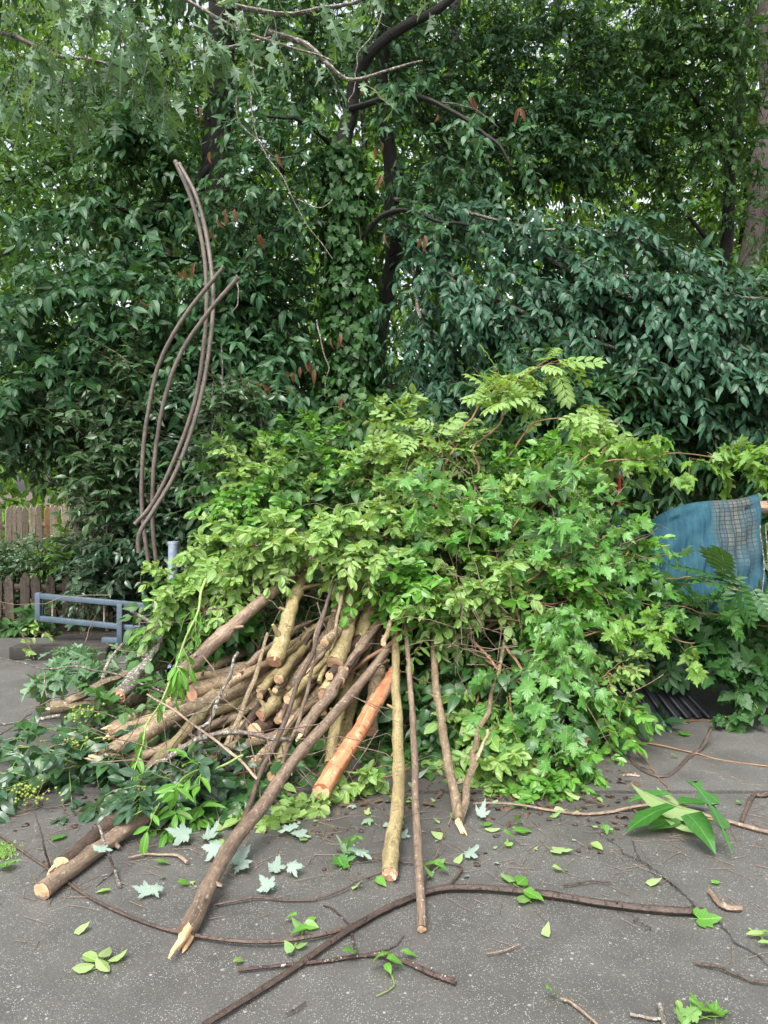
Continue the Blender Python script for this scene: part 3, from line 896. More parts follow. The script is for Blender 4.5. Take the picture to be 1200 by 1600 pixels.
tree('broadleaf_tree', 'mid-green tree at the upper left edge behind the hanging oak leaves', 'tree',
     [on_ground(-60, 10.8), P(-50, 500, 10.8), P(-30, 200, 10.8), P(0, -100, 11)], .15, .1, M['bark_tree'],
     [[P(-40, 300, 10.8), P(60, 260, 10), P(180, 240, 9.4), P(260, 260, 9)], [P(-45, 420, 10.8), P(60, 380, 10), P(170, 370, 9.5)], [P(-30, 150, 10.8), P(80, 140, 10), P(190, 160, 9.6)]],
     [((80, 290, 9.8), (.9, .6, .4), 90), ((200, 250, 9.4), (.7, .6, .45), 90), ((110, 385, 9.6), (.8, .6, .25), 60), ((250, 150, 9.8), (.7, .6, .4), 55), ((60, 170, 10.2), (.7, .6, .35), 50), ((280, 340, 9.8), (.4, .6, .4), 30),
      ((30, 40, 10.5), (1.2, .8, .4), 40)],
     'tree', M['leaf_mid'], .095, .5, 11, .3, .25, 200, limb_twigs=34, flat=.6, bias=(.1, -.45, 0))

# ---- top left: hanging oak leaves close to the camera
tree('oak_tree', 'oak hanging large lobed pale blue-green leaves into the top left corner', 'tree',
     [np.array((-4.3, 6.2, -.1)), np.array((-4.3, 6.2, 3)), np.array((-4.1, 6.0, 5.4)), np.array((-3.5, 5.8, 7.4))], .2, .12, M['bark_grey'],
     [[np.array((-4.2, 6.1, 4.6)), P(-60, 40, 5.6), P(100, 90, 5.4), P(215, 92, 5.3), P(310, 80, 5.3)], [np.array((-3.8, 5.9, 6.5)), P(-20, -120, 5.4), P(130, -60, 5.2), P(240, -30, 5.1), P(330, 20, 5.0), P(420, 60, 5.0), P(520, 95, 5.0)],
      [P(240, -30, 5.1), P(420, 20, 5.2), P(560, 0, 5.2), P(680, -40, 5.2)], [P(420, 50, 5.1), P(480, 75, 5.1), P(530, 112, 5.1), P(590, 118, 5.2), P(660, 95, 5.3)], [P(310, 80, 5.3), P(350, 75, 5.3), P(440, 55, 5.2)], [np.array((-3.8, 5.9, 6.5)), P(-50, -60, 5.0), P(60, -40, 4.9), P(170, -30, 4.8)]],
     [((40, 95, 5.2), (.22, .3, .10), 13), ((110, 100, 5.1), (.14, .3, .10), 9), ((190, 45, 4.9), (.22, .3, .08), 11), ((120, 5, 4.9), (.3, .3, .08), 11), ((265, 55, 5.1), (.16, .3, .06), 6), ((330, 85, 5.3), (.16, .25, .05), 4),
      ((215, 105, 5.2), (.14, .2, .06), 5), ((420, 10, 5.0), (.4, .3, .06), 6), ((20, -40, 5), (.5, .4, .15), 14), ((650, -60, 5.2), (.5, .3, .1), 8), ((270, 140, 5.3), (.12, .2, .05), 3)],
     'oak', M['leaf_oak'], .13, .22, 5, .5, .7, 300, limb_twigs=2, spread=1.2, bias=(0, -.2, -.5), limb_r=(.022, .006), flat=.9, lean=(0, -.6, .1), base=np.array((-4.3, 6.2, 0)))

# ---- upper middle and right
tree('broadleaf_tree', 'tall dark green tree filling the upper middle above the drooping boughs', 'tree',
     [on_ground(700, 11.5), P(698, 500, 11.5), P(692, 300, 11.5), P(700, 100, 11.5), P(720, -150, 11.5)], .10, .06, M['bark_tree'],
     [[P(695, 320, 11.5), P(760, 230, 11), P(850, 170, 10.4), P(960, 160, 10)], [P(697, 250, 11.5), P(640, 160, 10.8), P(600, 60, 10.4)], [P(700, 120, 11.5), P(800, 50, 10.8), P(900, 30, 10.3)], [P(696, 330, 11.5), P(720, 240, 11), P(740, 200, 10.8)],
      [P(692, 400, 11.5), P(800, 300, 10.6), P(870, 260, 10.2), P(940, 290, 9.9)]],
     [((720, 110, 10.4), (.9, .8, .7), 120), ((850, 110, 10.2), (.9, .8, .6), 120), ((800, 240, 10.2), (.8, .7, .4), 105), ((640, 120, 10.6), (.7, .7, .7), 85), ((900, 215, 10), (.6, .6, .4), 80), ((720, 290, 10.6), (.6, .6, .3), 60),
      ((800, -80, 10.6), (2.0, 1.4, .8), 120), (np.array((1.2, 8.6, 8.6)), (2.0, 1.1, .7), 190), (np.array((3.4, 8.4, 8.6)), (1.6, 1.1, .7), 150), ((980, 200, 10), (.4, .5, .3), 45)],  # the high unseen pads are put in to darken the foliage behind
     'tree', M['leaf_dark'], .088, .5, 13, .3, .3, 260, limb_twigs=40, bias=(.1, -.5, 0), flat=.6)
tree('broadleaf_tree', 'brighter leaning tree at the upper right with a forked dark trunk', 'tree',
     [on_ground(1100, 11), P(1112, 500, 11), P(1122, 400, 11), P(1142, 260, 11), P(1168, 140, 11), P(1180, 0, 11), P(1190, -150, 11)], .10, .06, M['bark_tree'],
     [[P(1122, 400, 11), P(1050, 300, 10.4), P(1000, 220, 10)], [P(1142, 260, 11), P(1080, 150, 10.3), P(1020, 90, 9.9)], [P(1168, 140, 11), P(1120, 60, 10.3), P(1060, 20, 10)], [P(1112, 480, 11), P(1130, 450, 10.6), P(1190, 420, 10.2)]],
     [((1080, 100, 10.2), (.7, .7, .5), 110), ((1130, 210, 10.9), (.3, .5, .3), 25), ((1000, 60, 10.2), (.7, .7, .5), 95), ((1160, 40, 10), (.5, .6, .4), 60), ((1195, 190, 10.4), (.28, .4, .6), 42), ((1190, 330, 10.6), (.25, .4, .4), 26), ((1060, 240, 10.4), (.4, .5, .3), 55), ((1100, -80, 10.2), (1.4, 1.2, .6), 90),  # highest pad is unseen crown, added to shade the interior
      ((1030, 370, 11.3), (.6, .5, .3), 40)],
     'tree', M['leaf_mid'], .095, .5, 12, .35, .35, 220, limb_twigs=28, flat=.6, bias=(-.1, -.5, 0))
for px, Y, r, top, lab in ((1150, 14, .27, -200, 'brown-grey pine trunk rising to the upper right edge behind the boughs'),):
    tree('pine_tree', lab, 'tree', [on_ground(px, Y), P(px + 12, 500, Y), P(px + 48, 200, Y), P(px + 60, top, Y)], r * .75, r * .75, M['bark_pine'], [[P(px + 8, top + 20, Y), P(px + 90, top - 60, Y - .4), P(px + 170, top - 50, Y - .8)]],
         [((px + 80, top - 60, Y), (.9, .9, .5), 60)], 'far', M['leaf_mid'], .12, .5, 8, singles=20)

# ---- shrub layer
def shrub(label, px, Y, pads, kind, mat, size, L=.4, K=9, singles=160, name='shrub', stems=5, droop=.15, ldroop=.15, opposite=False, bias=(0, -.4, .25), flat=.5, up=.9, lean=(0, -.35, 0)):
    g = on_ground(px, Y) + (0, 0, .08)
    limbs = []
    for i in range(stems):
        c = P(*pads[i % len(pads)][0]); limbs.append([g + np.array((rng.normal(0, .12), rng.normal(0, .12), 0)), g * .5 + c * .5 + rng.normal(0, .12, 3), c + rng.normal(0, .15, 3)])
    return tree(name, label, 'shrub', None, 0, 0, M['bark_brown'], limbs, pads, kind, mat, size, L, K, droop, ldroop, singles, limb_twigs=14, bias=bias, limb_r=(.016, .005), base=g, opposite=opposite, flat=flat, up=up, lean=lean)


shrub('tall glossy shrub with upright shoots left of the bent pipes', 150, 8.2, [((60, 680, 8.2), (.5, .5, .3), 130), ((180, 680, 8.0), (.4, .5, .4), 150), ((190, 770, 7.9), (.25, .4, .3), 90), ((215, 610, 8.0), (.2, .3, .4), 60)], 'tree', M['leaf_shrub'], .095, .38, 10, 220)
shrub('dark evergreen shrub behind the foot of the bent pipes', 270, 7.9, [((235, 840, 7.9), (.35, .4, .35), 150), ((310, 780, 7.9), (.4, .4, .45), 180), ((290, 690, 8.0), (.35, .4, .45), 140), ((180, 900, 8.1), (.3, .3, .2), 110), ((350, 850, 7.9), (.3, .4, .4), 90)], 'tree', M['leaf_holly'], .085, .35, 10, 240)
shrub('slender young shrub with red-tipped top beside the pale hanging vine', 372, 7.3, [((372, 650, 7.3), (.18, .2, .28), 50), ((392, 720, 7.4), (.28, .25, .25), 60), ((350, 760, 7.4), (.25, .25, .25), 60)], 'tree', M['leaf_shrub'], .095, .28, 8, 150, stems=3)
shrub('low fine-leaved shrub between the two picket fences at the left edge', 40, 9.6, [((30, 890, 9.6), (.55, .4, .18), 260), ((110, 880, 9.4), (.45, .4, .2), 230), ((-40, 880, 9.6), (.4, .4, .17), 110), ((60, 868, 10.6), (.7, .3, .14), 120)], 'tree', M['leaf_shrub'], .06, .22, 10, 180)
shrub('leafy weed clump growing at the foot of the low dark fence', 20, 8.5, [((15, 980, 8.4), (.16, .1, .10), 22), ((60, 965, 8.4), (.12, .1, .1), 10)], 'broad', M['leaf_mid'], .1, .18, 6, 60, stems=2)
shrub('tiny lime-green weed beside the step corner', 65, 7.0, [((62, 988, 6.95), (.06, .05, .03), 7)], 'broad', M['leaf_privet'], .05, .08, 5, 60, stems=1)
shrub('bright lime-tipped shrublet behind the blue frame', 95, 9.3, [((92, 872, 9.1), (.1, .1, .06), 14)], 'tree', M['leaf_lime'], .1, .2, 7, 60, stems=2)
shrub('dark large-leaved shrub behind the top of the pile on the right', 880, 7.4, [((830, 640, 7.3), (.45, .3, .4), 150), ((930, 670, 7.2), (.45, .3, .35), 150), ((1050, 690, 7.4), (.5, .4, .35), 130), ((1150, 690, 7.6), (.5, .4, .4), 130)], 'laurel', M['leaf_dark'], .13, .4, 10, 260, ldroop=.4)
shrub('dense dark understorey bush low behind the ivy trunk', 560, 9.2, [((480, 640, 9.2), (.7, .5, .4), 140), ((640, 640, 9.2), (.6, .5, .4), 90), ((400, 690, 9.0), (.5, .5, .4), 110), ((560, 700, 8.8), (.9, .4, .3), 120)], 'broad', M['leaf_dark'], .085, .4, 11, 120)
shrub('shaded understorey bush beyond the blue tarp at the right edge', 1150, 8.8, [((1120, 640, 8.8), (.9, .5, .5), 200), ((1020, 600, 9), (.7, .5, .4), 120), ((1190, 760, 8.4), (.5, .4, .5), 120), ((960, 700, 8.6), (.8, .5, .4), 130)], 'broad', M['leaf_dark'], .09, .4, 9, 120)

# ---- trees deeper in the wood
far_spec = [(-40, 16, 'pale green tree deep in the wood behind the upper left tree'), (170, 18, 'light green tree seen through the gap left of the dark trunk'), (300, 15, 'yellow-green tree just behind the thick dark left trunk'), (455, 17, 'shadowed tree between the dark left trunk and the ivy trunk'),
            (600, 16, 'bright green tree glimpsed in the gap right of the ivy trunk'), (740, 18, 'deep wood tree behind the upper middle foliage'), (880, 16, 'slim-trunked tree behind the drooping boughs'), (1010, 18, 'deep wood tree between the drooping boughs and the leaning trunk'),
            (1130, 17, 'pale tree behind the leaning trunk'), (1260, 15, 'pale tree past the pine trunk at the right edge')]
for px, Y, lab in far_spec:
    pads = []
    for k in range(9):
        z = (k + .5) / 9 * 11.5 + .4
        pads.append((np.array(((px - 600) / FPX * Y + rng.normal(0, .8), Y + rng.normal(0, .7), z)), (1.3, 1.0, .75), 105))
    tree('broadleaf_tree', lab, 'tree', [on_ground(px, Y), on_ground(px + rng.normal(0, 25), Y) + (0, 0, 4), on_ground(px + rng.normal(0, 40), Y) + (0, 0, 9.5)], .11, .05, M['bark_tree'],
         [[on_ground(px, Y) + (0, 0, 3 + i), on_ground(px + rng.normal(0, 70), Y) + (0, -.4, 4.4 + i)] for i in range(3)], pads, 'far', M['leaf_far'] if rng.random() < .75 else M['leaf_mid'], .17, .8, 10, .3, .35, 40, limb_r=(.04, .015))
# the wood beyond, one mass
n = 30000
x = rng.uniform(-22, 22, n); y = rng.uniform(23, 30, n)
z = rng.uniform(0, 1, n) * (18 + 2.5 * np.sin(x * .9) + 1.5 * np.sin(x * 2.3 + 1))
wood = empty('far_wood', None, None, (0, 26, 0)); tag(wood, kind='stuff')
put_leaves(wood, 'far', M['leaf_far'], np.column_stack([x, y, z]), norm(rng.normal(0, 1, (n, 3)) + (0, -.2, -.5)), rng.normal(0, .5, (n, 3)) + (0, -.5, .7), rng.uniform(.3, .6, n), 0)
# ================================================================== THE BRUSH PILE
BARKS = {'tan': 'bark_tan', 'yel': 'bark_yellow', 'bro': 'bark_brown', 'gry': 'bark_grey', 'spo': 'bark_spotted', 'drk': 'bark_dark', 'org': 'bark_orange', 'red': 'bark_stem', 'grn': 'stem_green'}


def cut_disc(parent, c, d, r, mat):
    """a sawn end: a slightly domed, slightly oval disc standing proud of the bark"""
    n = 14
    th = np.arange(n) * 2 * PI / n
    wob = 1 + rng.normal(0, .04, n)
    V = [(0, 0, .012 * r)] + [(math.cos(a) * r * .55 * w, math.sin(a) * r * .55 * w, .05 * r + rng.normal(0, .05 * r)) for a, w in zip(th, wob)] + \
        [(math.cos(a) * r * .97 * w, math.sin(a) * r * .97 * w, rng.normal(0, .06 * r)) for a, w in zip(th, wob)]
    F3 = np.array([(0, 1 + i, 1 + (i + 1) % n) for i in range(n)])
    F4 = np.array([(1 + i, 1 + n + i, 1 + n + (i + 1) % n, 1 + (i + 1) % n) for i in range(n)])
    me = mesh_np('cut_end', np.array(V), [F3, F4])
    o = bpy.data.objects.new('cut_end', me); C.objects.link(o); me.materials.append(mat)
    o.parent = parent
    q = Vector(d).to_track_quat('Z', 'Y')
    o.matrix_basis = Matrix.Translation(Vector(c) - parent.location + Vector(d) * .003) @ q.to_matrix().to_4x4() @ Matrix.Rotation(rng.uniform(-.25, .25), 4, 'X')
    return o


def splinters(parent, c, d, r, n=6, L=.12, mat='splinter'):
    m = MB()
    d = np.array(d); a = norm(np.cross(d, (0, 0, 1.0) if abs(d[2]) < .9 else (1.0, 0, 0))); b = np.cross(d, a)
    for k in range(n):
        th = rng.uniform(0, 6.28); q = np.array(c) + (a * math.cos(th) + b * math.sin(th)) * r * rng.uniform(.2, .72) - d * .03
        l = L * rng.uniform(.4, 1.15); e = q + d * l + rng.normal(0, .07 * l, 3); e[2] = max(e[2], .006)
        w = r * rng.uniform(.28, .5)
        m.tube(np.array([q, q * .6 + e * .4 + rng.normal(0, .003, 3), q * .2 + e * .8, e]), np.array([w, w * .9, w * .6, w * .15]), 4, .2, True)
    return m.build('splinter', M[mat], parent, False)


SEEN = set()
POLE_MARKS = [(150, 1190, 'the furthest-left rounded pole'), (168, 1146, 'the orange torn tip'), (300, 1083, 'the round sawn face'), (217, 1222, 'the lowest sawn end'), (308, 1206, 'the low forked branch'), (398, 1142, 'the pale oval sawn face'),
              (428, 1034, 'the torn pinkish end'), (524, 1036, 'the thickest yellow pole'), (446, 1082, 'the pale chewed end'), (468, 1150, 'the white splintered tip'), (577, 1140, 'the orange pole'), (428, 1222, 'the longest pole')]


def beside(x, y, marks):
    mx, my, nm = min(marks, key=lambda q: (q[0] - x) ** 2 + (q[1] - y) ** 2)
    dx, dy = x - mx, y - my
    return (('left of ' if dx < 0 else 'right of ') if abs(dx) > abs(dy) else ('just above ' if dy < 0 else 'just below ')) + nm


def pole(label, path, r0, r1, bk, name='cut_pole', cat='pole', group=None, cuts='e', cut_mat='cut', wig=.012, stubs=3, sides=10, n=None, rough=.05, z=None, splint=None, kids=None, splint_mat='splinter'):
    """r0 at the first point, r1 at the last; cuts: which ends show sawn wood"""
    P_ = pts(path, r1 if z is None else z)
    n = n or max(14, int(8 + 14 * np.linalg.norm(P_[-1] - P_[0])))
    p = spline(P_, n, wig)
    p[:, 2] = np.maximum(p[:, 2], np.linspace(r0, r1, n) * .9 + .004)
    th = empty(name, label, cat, p[-1] * (1, 1, 0), group)
    rad = np.linspace(r0, r1, n) * (1 + rng.normal(0, .035, n))
    for k in rng.integers(1, n - 1, 2): rad[k] *= 1.16
    m = MB(); m.tube(p, rad, sides, rough)
    t, A, B = frames(p)
    for k in rng.integers(2, n - 2, stubs):
        a = rng.uniform(0, 6.28); dv = norm(A[k] * math.cos(a) + B[k] * math.sin(a) + t[k] * rng.uniform(-.6, .6))
        l = rad[k] * rng.uniform(1.4, 2.6)
        m.tube(np.array([p[k], p[k] + dv * l * .6, p[k] + dv * l]), np.array([rad[k] * .5, rad[k] * .36, rad[k] * .22]), 6, .1)
    m.build('stem', M[BARKS[bk]], th)
    if 'e' in cuts: cut_disc(th, p[-1], t[-1], rad[-1], M[cut_mat])
    if 's' in cuts: cut_disc(th, p[0], -t[0], rad[0], M[cut_mat])
    if splint: splinters(th, p[-1], t[-1], rad[-1], splint[0], splint[1], splint_mat)
    for kp, kr in (kids or []):
        q = spline(pts(kp, kr), 14, .02); mm = MB(); mm.tube(q, np.linspace(kr, kr * .5, 14), 7, .06); mm.build('side_branch', M[BARKS[bk]], th)
    return th


# ---- the cut poles leaning out of the pile
pole('longest brown pole, reaching down-left to a split pale end on the concrete', [(700, 930, 5.35), (600, 1025, 4.7), (475, 1165, 3.85), (375, 1310, 3.2), (290, 1456)], .024, .033, 'bro', cuts='', splint=(7, .15), wig=.006)
pole('yellowish lichen-flecked pole standing nearly upright on a ragged base in the middle', [(612, 930, 5.2), (620, 1060, 4.5), (622, 1200, 3.75), (609, 1366)], .022, .034, 'yel', cut_mat='cut_pink', splint=(4, .05), wig=.004)
pole('thin reddish-brown pole right beside the yellowish upright one', [(632, 940, 5.1), (642, 1090, 4.2), (650, 1240, 3.4), (659, 1452)], .013, .018, 'bro', wig=.006, cut_mat='cut')
pole('brown pole bent to a broken splintered foot right of the upright poles', [(677, 960, 5.1), (680, 1060, 4.6), (697, 1170, 4.0), (718, 1282)], .02, .025, 'tan', cuts='', splint=(7, .14), wig=.006,
     kids=[([(718, 1280), (738, 1200, 3.9), (748, 1140, 4.2), (775, 1060, 4.6), (800, 960, 5)], .02), ([(738, 1195, 3.9), (757, 1160, 3.95), (762, 1140, 4.0)], .012)], splint_mat='splinter')
pole('thick stripped orange-red pole in the middle of the pile', [(617, 1048, 4.72), (592, 1092, 4.5), (560, 1142, 4.22), (502, 1236, 3.75)], .038, .047, 'org', wig=.006, stubs=2, cut_mat='cut')
pole('stout brown pole slanting across the upper left of the pole heap', [(490, 868, 5.25), (420, 930, 5.0), (350, 990, 4.7), (283, 1053, 4.4)], .034, .044, 'bro', wig=.008)
pole('knobbly yellow-tan pole with a torn pinkish end at the top left of the heap', [(482, 880, 5.3), (462, 930, 5.0), (450, 970, 4.8), (428, 1034, 4.55)], .034, .05, 'yel', cut_mat='cut_pink', splint=(4, .05), splint_mat='cut_pink',
     kids=[([(462, 925, 5.0), (490, 915, 5.1), (515, 920, 5.2)], .02)])
pole('thickest yellow pole, topmost in the centre of the heap', [(562, 885, 5.2), (550, 940, 4.95), (540, 990, 4.75), (524, 1036, 4.55)], .044, .053, 'yel', cuts='e', splint=(3, .04), wig=.008)
pole('short thick pole end under the thickest yellow pole with a hollow-looking cut', [(585, 940, 5.1), (560, 1000, 4.85), (540, 1040, 4.7), (508, 1085, 4.45)], .046, .052, 'yel', cut_mat='cut_pink', wig=.01)
pole('slim brown pole with a white splintered tip left of the longest pole', [(610, 945, 5.1), (570, 1005, 4.75), (520, 1075, 4.4), (468, 1150, 4.05)], .024, .033, 'bro', cuts='', splint=(6, .09), wig=.008)
pole('curved brown pole with a pale chewed end in the heap left of centre', [(535, 930, 5.2), (512, 1000, 4.95), (480, 1040, 4.75), (446, 1082, 4.6)], .034, .042, 'tan', splint=(4, .06), wig=.01)
pole('dark tan pole end pointing straight down behind the orange pole', [(600, 960, 5.3), (592, 1030, 5.0), (586, 1090, 4.7), (577, 1140, 4.5)], .044, .05, 'tan', cut_mat='cut_pink', wig=.004)
pole('yellow-tan pole standing behind the thickest yellow pole', [(585, 930, 5.5), (570, 1010, 5.2), (548, 1100, 4.85), (528, 1190, 4.5)], .036, .044, 'yel', wig=.006)
pole('tan pole low in the centre, half hidden left of the longest pole', [(480, 1060, 4.8), (455, 1120, 4.5), (440, 1170, 4.3), (428, 1222, 4.1)], .026, .036, 'yel', wig=.01)
pole('slanted tan pole behind the centre with its foot in leaves', [(560, 1010, 5.0), (535, 1090, 4.6), (522, 1150, 4.35), (515, 1195, 4.2)], .03, .034, 'yel', wig=.008)
pole('long bare stick leaning back across the upper right of the poles', [(500, 1090, 4.6), (600, 1010, 4.75), (690, 960, 4.95), (790, 925, 5.2)], .011, .016, 'red', cuts='', wig=.012, stubs=1)
pole('dark thin stem running down in front of the heap left of the longest pole', [(530, 880, 4.9), (500, 980, 4.6), (460, 1090, 4.2), (420, 1180, 3.9), (375, 1292)], .011, .014, 'drk', cuts='', wig=.012, stubs=4)
pole('pair-like thin brown stem beside the dark thin stem', [(528, 895, 5.0), (505, 960, 4.7), (490, 1030, 4.5), (470, 1110, 4.25), (440, 1200, 4.0)], .009, .012, 'bro', cuts='', wig=.014)
pole('thin leaning stem with a pale peeled blade at its tip in the upper heap', [(545, 880, 5.0), (530, 950, 4.7), (520, 1000, 4.6), (487, 1038, 4.5)], .009, .014, 'tan', cuts='', splint=(3, .11), wig=.01)
pole('hooked light-brown branch at the very top of the heap', [(490, 878, 5.15), (505, 890, 5.1), (512, 905, 5.1), (518, 935, 5.0)], .013, .016, 'yel', cuts='', wig=.01, stubs=1)
pole('level dark branch crossing behind the tops of the poles', [(420, 960, 5.3), (500, 925, 5.3), (590, 922, 5.35), (700, 930, 5.4), (800, 900, 5.5)], .016, .012, 'drk', cuts='', wig=.02)
pole('lower level branch crossing behind the centre poles', [(440, 1025, 5.0), (520, 1015, 5.0), (580, 985, 5.0), (660, 950, 5.1)], .016, .013, 'bro', cuts='', wig=.02)
# ---- the left bundle, nearly level
LB = 'poles lying level in the left of the heap'
pole('long level tan pole reaching furthest left of the lower bundle, rounded end', [(500, 1010, 5.1), (400, 1065, 4.7), (290, 1112, 4.4), (147, 1190, 4.05)], .036, .047, 'tan', group=LB, wig=.01)
pole('level pole with an orange torn tip just above the furthest-left rounded one', [(440, 1030, 5.15), (350, 1085, 4.8), (260, 1120, 4.55), (168, 1146, 4.35)], .03, .04, 'tan', group=LB, splint=(5, .06), cuts='', wig=.01)
pole('level pole whose round sawn face shows under the stout slanting pole', [(500, 1000, 5.2), (430, 1035, 4.95), (370, 1060, 4.75), (300, 1083, 4.5)], .044, .052, 'tan', group=LB, cut_mat='cut_pink')
pole('curved pale pole with a forked stub, topmost at the far left of the bundle', [(420, 1000, 5.5), (310, 1055, 5.15), (200, 1098, 4.9), (78, 1106, 4.7)], .032, .042, 'tan', group=LB, splint=(5, .05), cuts='', wig=.01,
     kids=[([(105, 1098, 4.74), (150, 1074, 4.85), (205, 1052, 5.0), (260, 1040, 5.2)], .03)])
pole('grey lichened limb with a torn reddish end at the far left of the bundle', [(238, 985, 5.3), (245, 1010, 5.2), (225, 1045, 5.0), (186, 1086, 4.75)], .03, .046, 'gry', cut_mat='cut_pink', splint=(6, .06), splint_mat='cut_pink', wig=.02, rough=.12,
     kids=[([(225, 1045, 5.0), (250, 1000, 5.1), (240, 975, 5.2), (205, 955, 5.4)], .02), ([(160, 1060, 4.9), (172, 1030, 5.0), (192, 1005, 5.1)], .014), ([(160, 1062, 4.9), (150, 1075, 4.85), (146, 1088, 4.8)], .014)])
pole('light tan pole lying over the bundle with its sawn end facing left', [(480, 1000, 5.05), (400, 1035, 4.85), (330, 1055, 4.7), (266, 1073, 4.55)], .026, .034, 'tan', group=LB)
pole('mossy tan pole in the middle of the left bundle', [(490, 1035, 5.05), (410, 1075, 4.75), (330, 1110, 4.5), (260, 1122, 4.4)], .036, .042, 'yel', group=LB)
pole('bent yellow-tan pole with its sawn end lowest in the left bundle', [(335, 1080, 4.55), (312, 1120, 4.4), (270, 1162, 4.2), (217, 1222, 3.95)], .03, .035, 'yel', cut_mat='cut_pink')
pole('forked pale branch low in the heap with a smooth cut end', [(470, 1125, 4.55), (420, 1155, 4.35), (365, 1165, 4.2), (308, 1206, 4.0)], .026, .032, 'tan', kids=[([(350, 1172, 4.15), (375, 1120, 4.3), (400, 1050, 4.5), (418, 990, 4.8)], .02)])
pole('short split log with a white torn stub at the lower left of the bundle', [(275, 1165, 4.3), (230, 1180, 4.2), (190, 1187, 4.1), (160, 1183, 4.05)], .03, .034, 'tan', splint=(5, .12), wig=.01)
pole('dark wet pole end with a pale oval sawn face low in the heap', [(470, 1085, 4.9), (445, 1110, 4.7), (420, 1130, 4.5), (398, 1142, 4.35)], .046, .05, 'drk', cut_mat='cut')
pole('yellow pole with a chewed end in the middle of the left heap', [(475, 1045, 4.85), (450, 1075, 4.65), (430, 1095, 4.5), (408, 1118, 4.4)], .03, .036, 'yel', cut_mat='cut_pink')
pole('lower tan stick ending beside the pale oval sawn face', [(500, 1090, 4.7), (460, 1120, 4.45), (430, 1160, 4.25), (392, 1198, 4.05)], .024, .03, 'tan', splint=(4, .05))
pole('straight slim pole lying under the left bundle', [(450, 1065, 4.9), (370, 1110, 4.6), (300, 1150, 4.35), (200, 1190, 4.1)], .022, .026, 'bro', group=LB)
pole('lichen-crusted dark twig arching over the low forked branch', [(455, 1155, 4.1), (380, 1148, 4.0), (310, 1155, 3.95), (260, 1182, 3.9), (225, 1215, 3.85)], .012, .016, 'gry', cuts='', rough=.15, wig=.02)
pole('grey lichened stick hanging down in the lower left heap', [(372, 1020, 4.4), (340, 1090, 4.2), (318, 1150, 4.05), (300, 1205, 3.95)], .009, .012, 'gry', cuts='', rough=.15, wig=.03, kids=[([(340, 1090, 4.2), (320, 1110, 4.2), (290, 1120, 4.2)], .007)])
for i in range(46):                                             # thinner cut stems filling the heap between the poles
    a = rng.uniform(0, 1)
    x0, y0 = 430 + 180 * a + rng.normal(0, 12), 1010 - 70 * a + rng.normal(0, 20)
    x1, y1 = x0 - rng.uniform(60, 170) * (1 - .6 * a), y0 + rng.uniform(60, 150)
    Y0 = 5.15 + rng.normal(0, .1)
    bk = str(rng.choice(['tan', 'bro', 'yel', 'drk']))
    lab = 'thin %s stem packed in the heap, ending %s' % ({'tan': 'tan', 'bro': 'brown', 'yel': 'yellowish', 'drk': 'dark'}[bk], beside(x1, y1, POLE_MARKS))
    if lab in SEEN: continue
    SEEN.add(lab)
    pole(lab, [(x0, y0, Y0), (.6 * x0 + .4 * x1 + rng.normal(0, 8), .6 * y0 + .4 * y1, Y0 - .25), (x1, y1, Y0 - rng.uniform(.45, .75))],
         rng.uniform(.010, .022), rng.uniform(.014, .032), bk, name='thin_pole', cat='pole', group='thin stems packed among the poles', wig=.02, stubs=2, sides=7)

for i in range(60):                                             # slimmer poles lying level in the left bundle
    x0, y0 = rng.uniform(400, 500), rng.uniform(1010, 1090)
    x1 = rng.uniform(170, 340); y1 = 1060 + (340 - x1) * .45 + rng.uniform(0, 75)
    bk = str(rng.choice(['tan', 'bro', 'tan', 'yel', 'drk']))
    lab = 'slim %s pole lying level in the left bundle, ending %s' % ({'tan': 'tan', 'bro': 'brown', 'yel': 'yellowish', 'drk': 'dark'}[bk], beside(x1, y1, POLE_MARKS))
    if lab in SEEN: continue
    SEEN.add(lab)
    Y0 = 5.0 - (y0 - 1010) * .004; Y1 = 4.75 - (y1 - 1060) * .0035
    pole(lab, [(x0, y0, Y0), ((x0 + x1) / 2 + rng.normal(0, 8), (y0 + y1) / 2 + rng.normal(0, 8), (Y0 + Y1) / 2), (x1, y1, Y1)], rng.uniform(.016, .026), rng.uniform(.020, .038), bk, name='thin_pole', group='slim poles in the left bundle', wig=.015, stubs=2, sides=8,
         cut_mat=str(rng.choice(['cut', 'cut_pink'])))

# ---- logs and trunk on the ground
pole('smooth front log on the concrete at the lower left with a round pale end', [(268, 1250, 3.66), (225, 1278, 3.5), (160, 1322), (66, 1392)], .030, .036, 'bro', name='log', cat='log', wig=.006, cuts='e')
pole('darker back log beside the smooth front log, end torn to pale wood', [(262, 1222, 3.9), (215, 1255, 3.7), (160, 1300), (98, 1352)], .034, .038, 'drk', name='log', cat='log', wig=.01, splint=(7, .10), cuts='e')
pole('dark white-spotted trunk leaning down the right of the pile to a round pink cut', [(990, 825, 5.6), (945, 910, 5.35), (905, 985, 5.1), (875, 1110, 4.65), (838, 1222, 4.15)], .045, .06, 'spo', name='log', cat='log', cut_mat='cut_pink', wig=.02, sides=12, rough=.08)

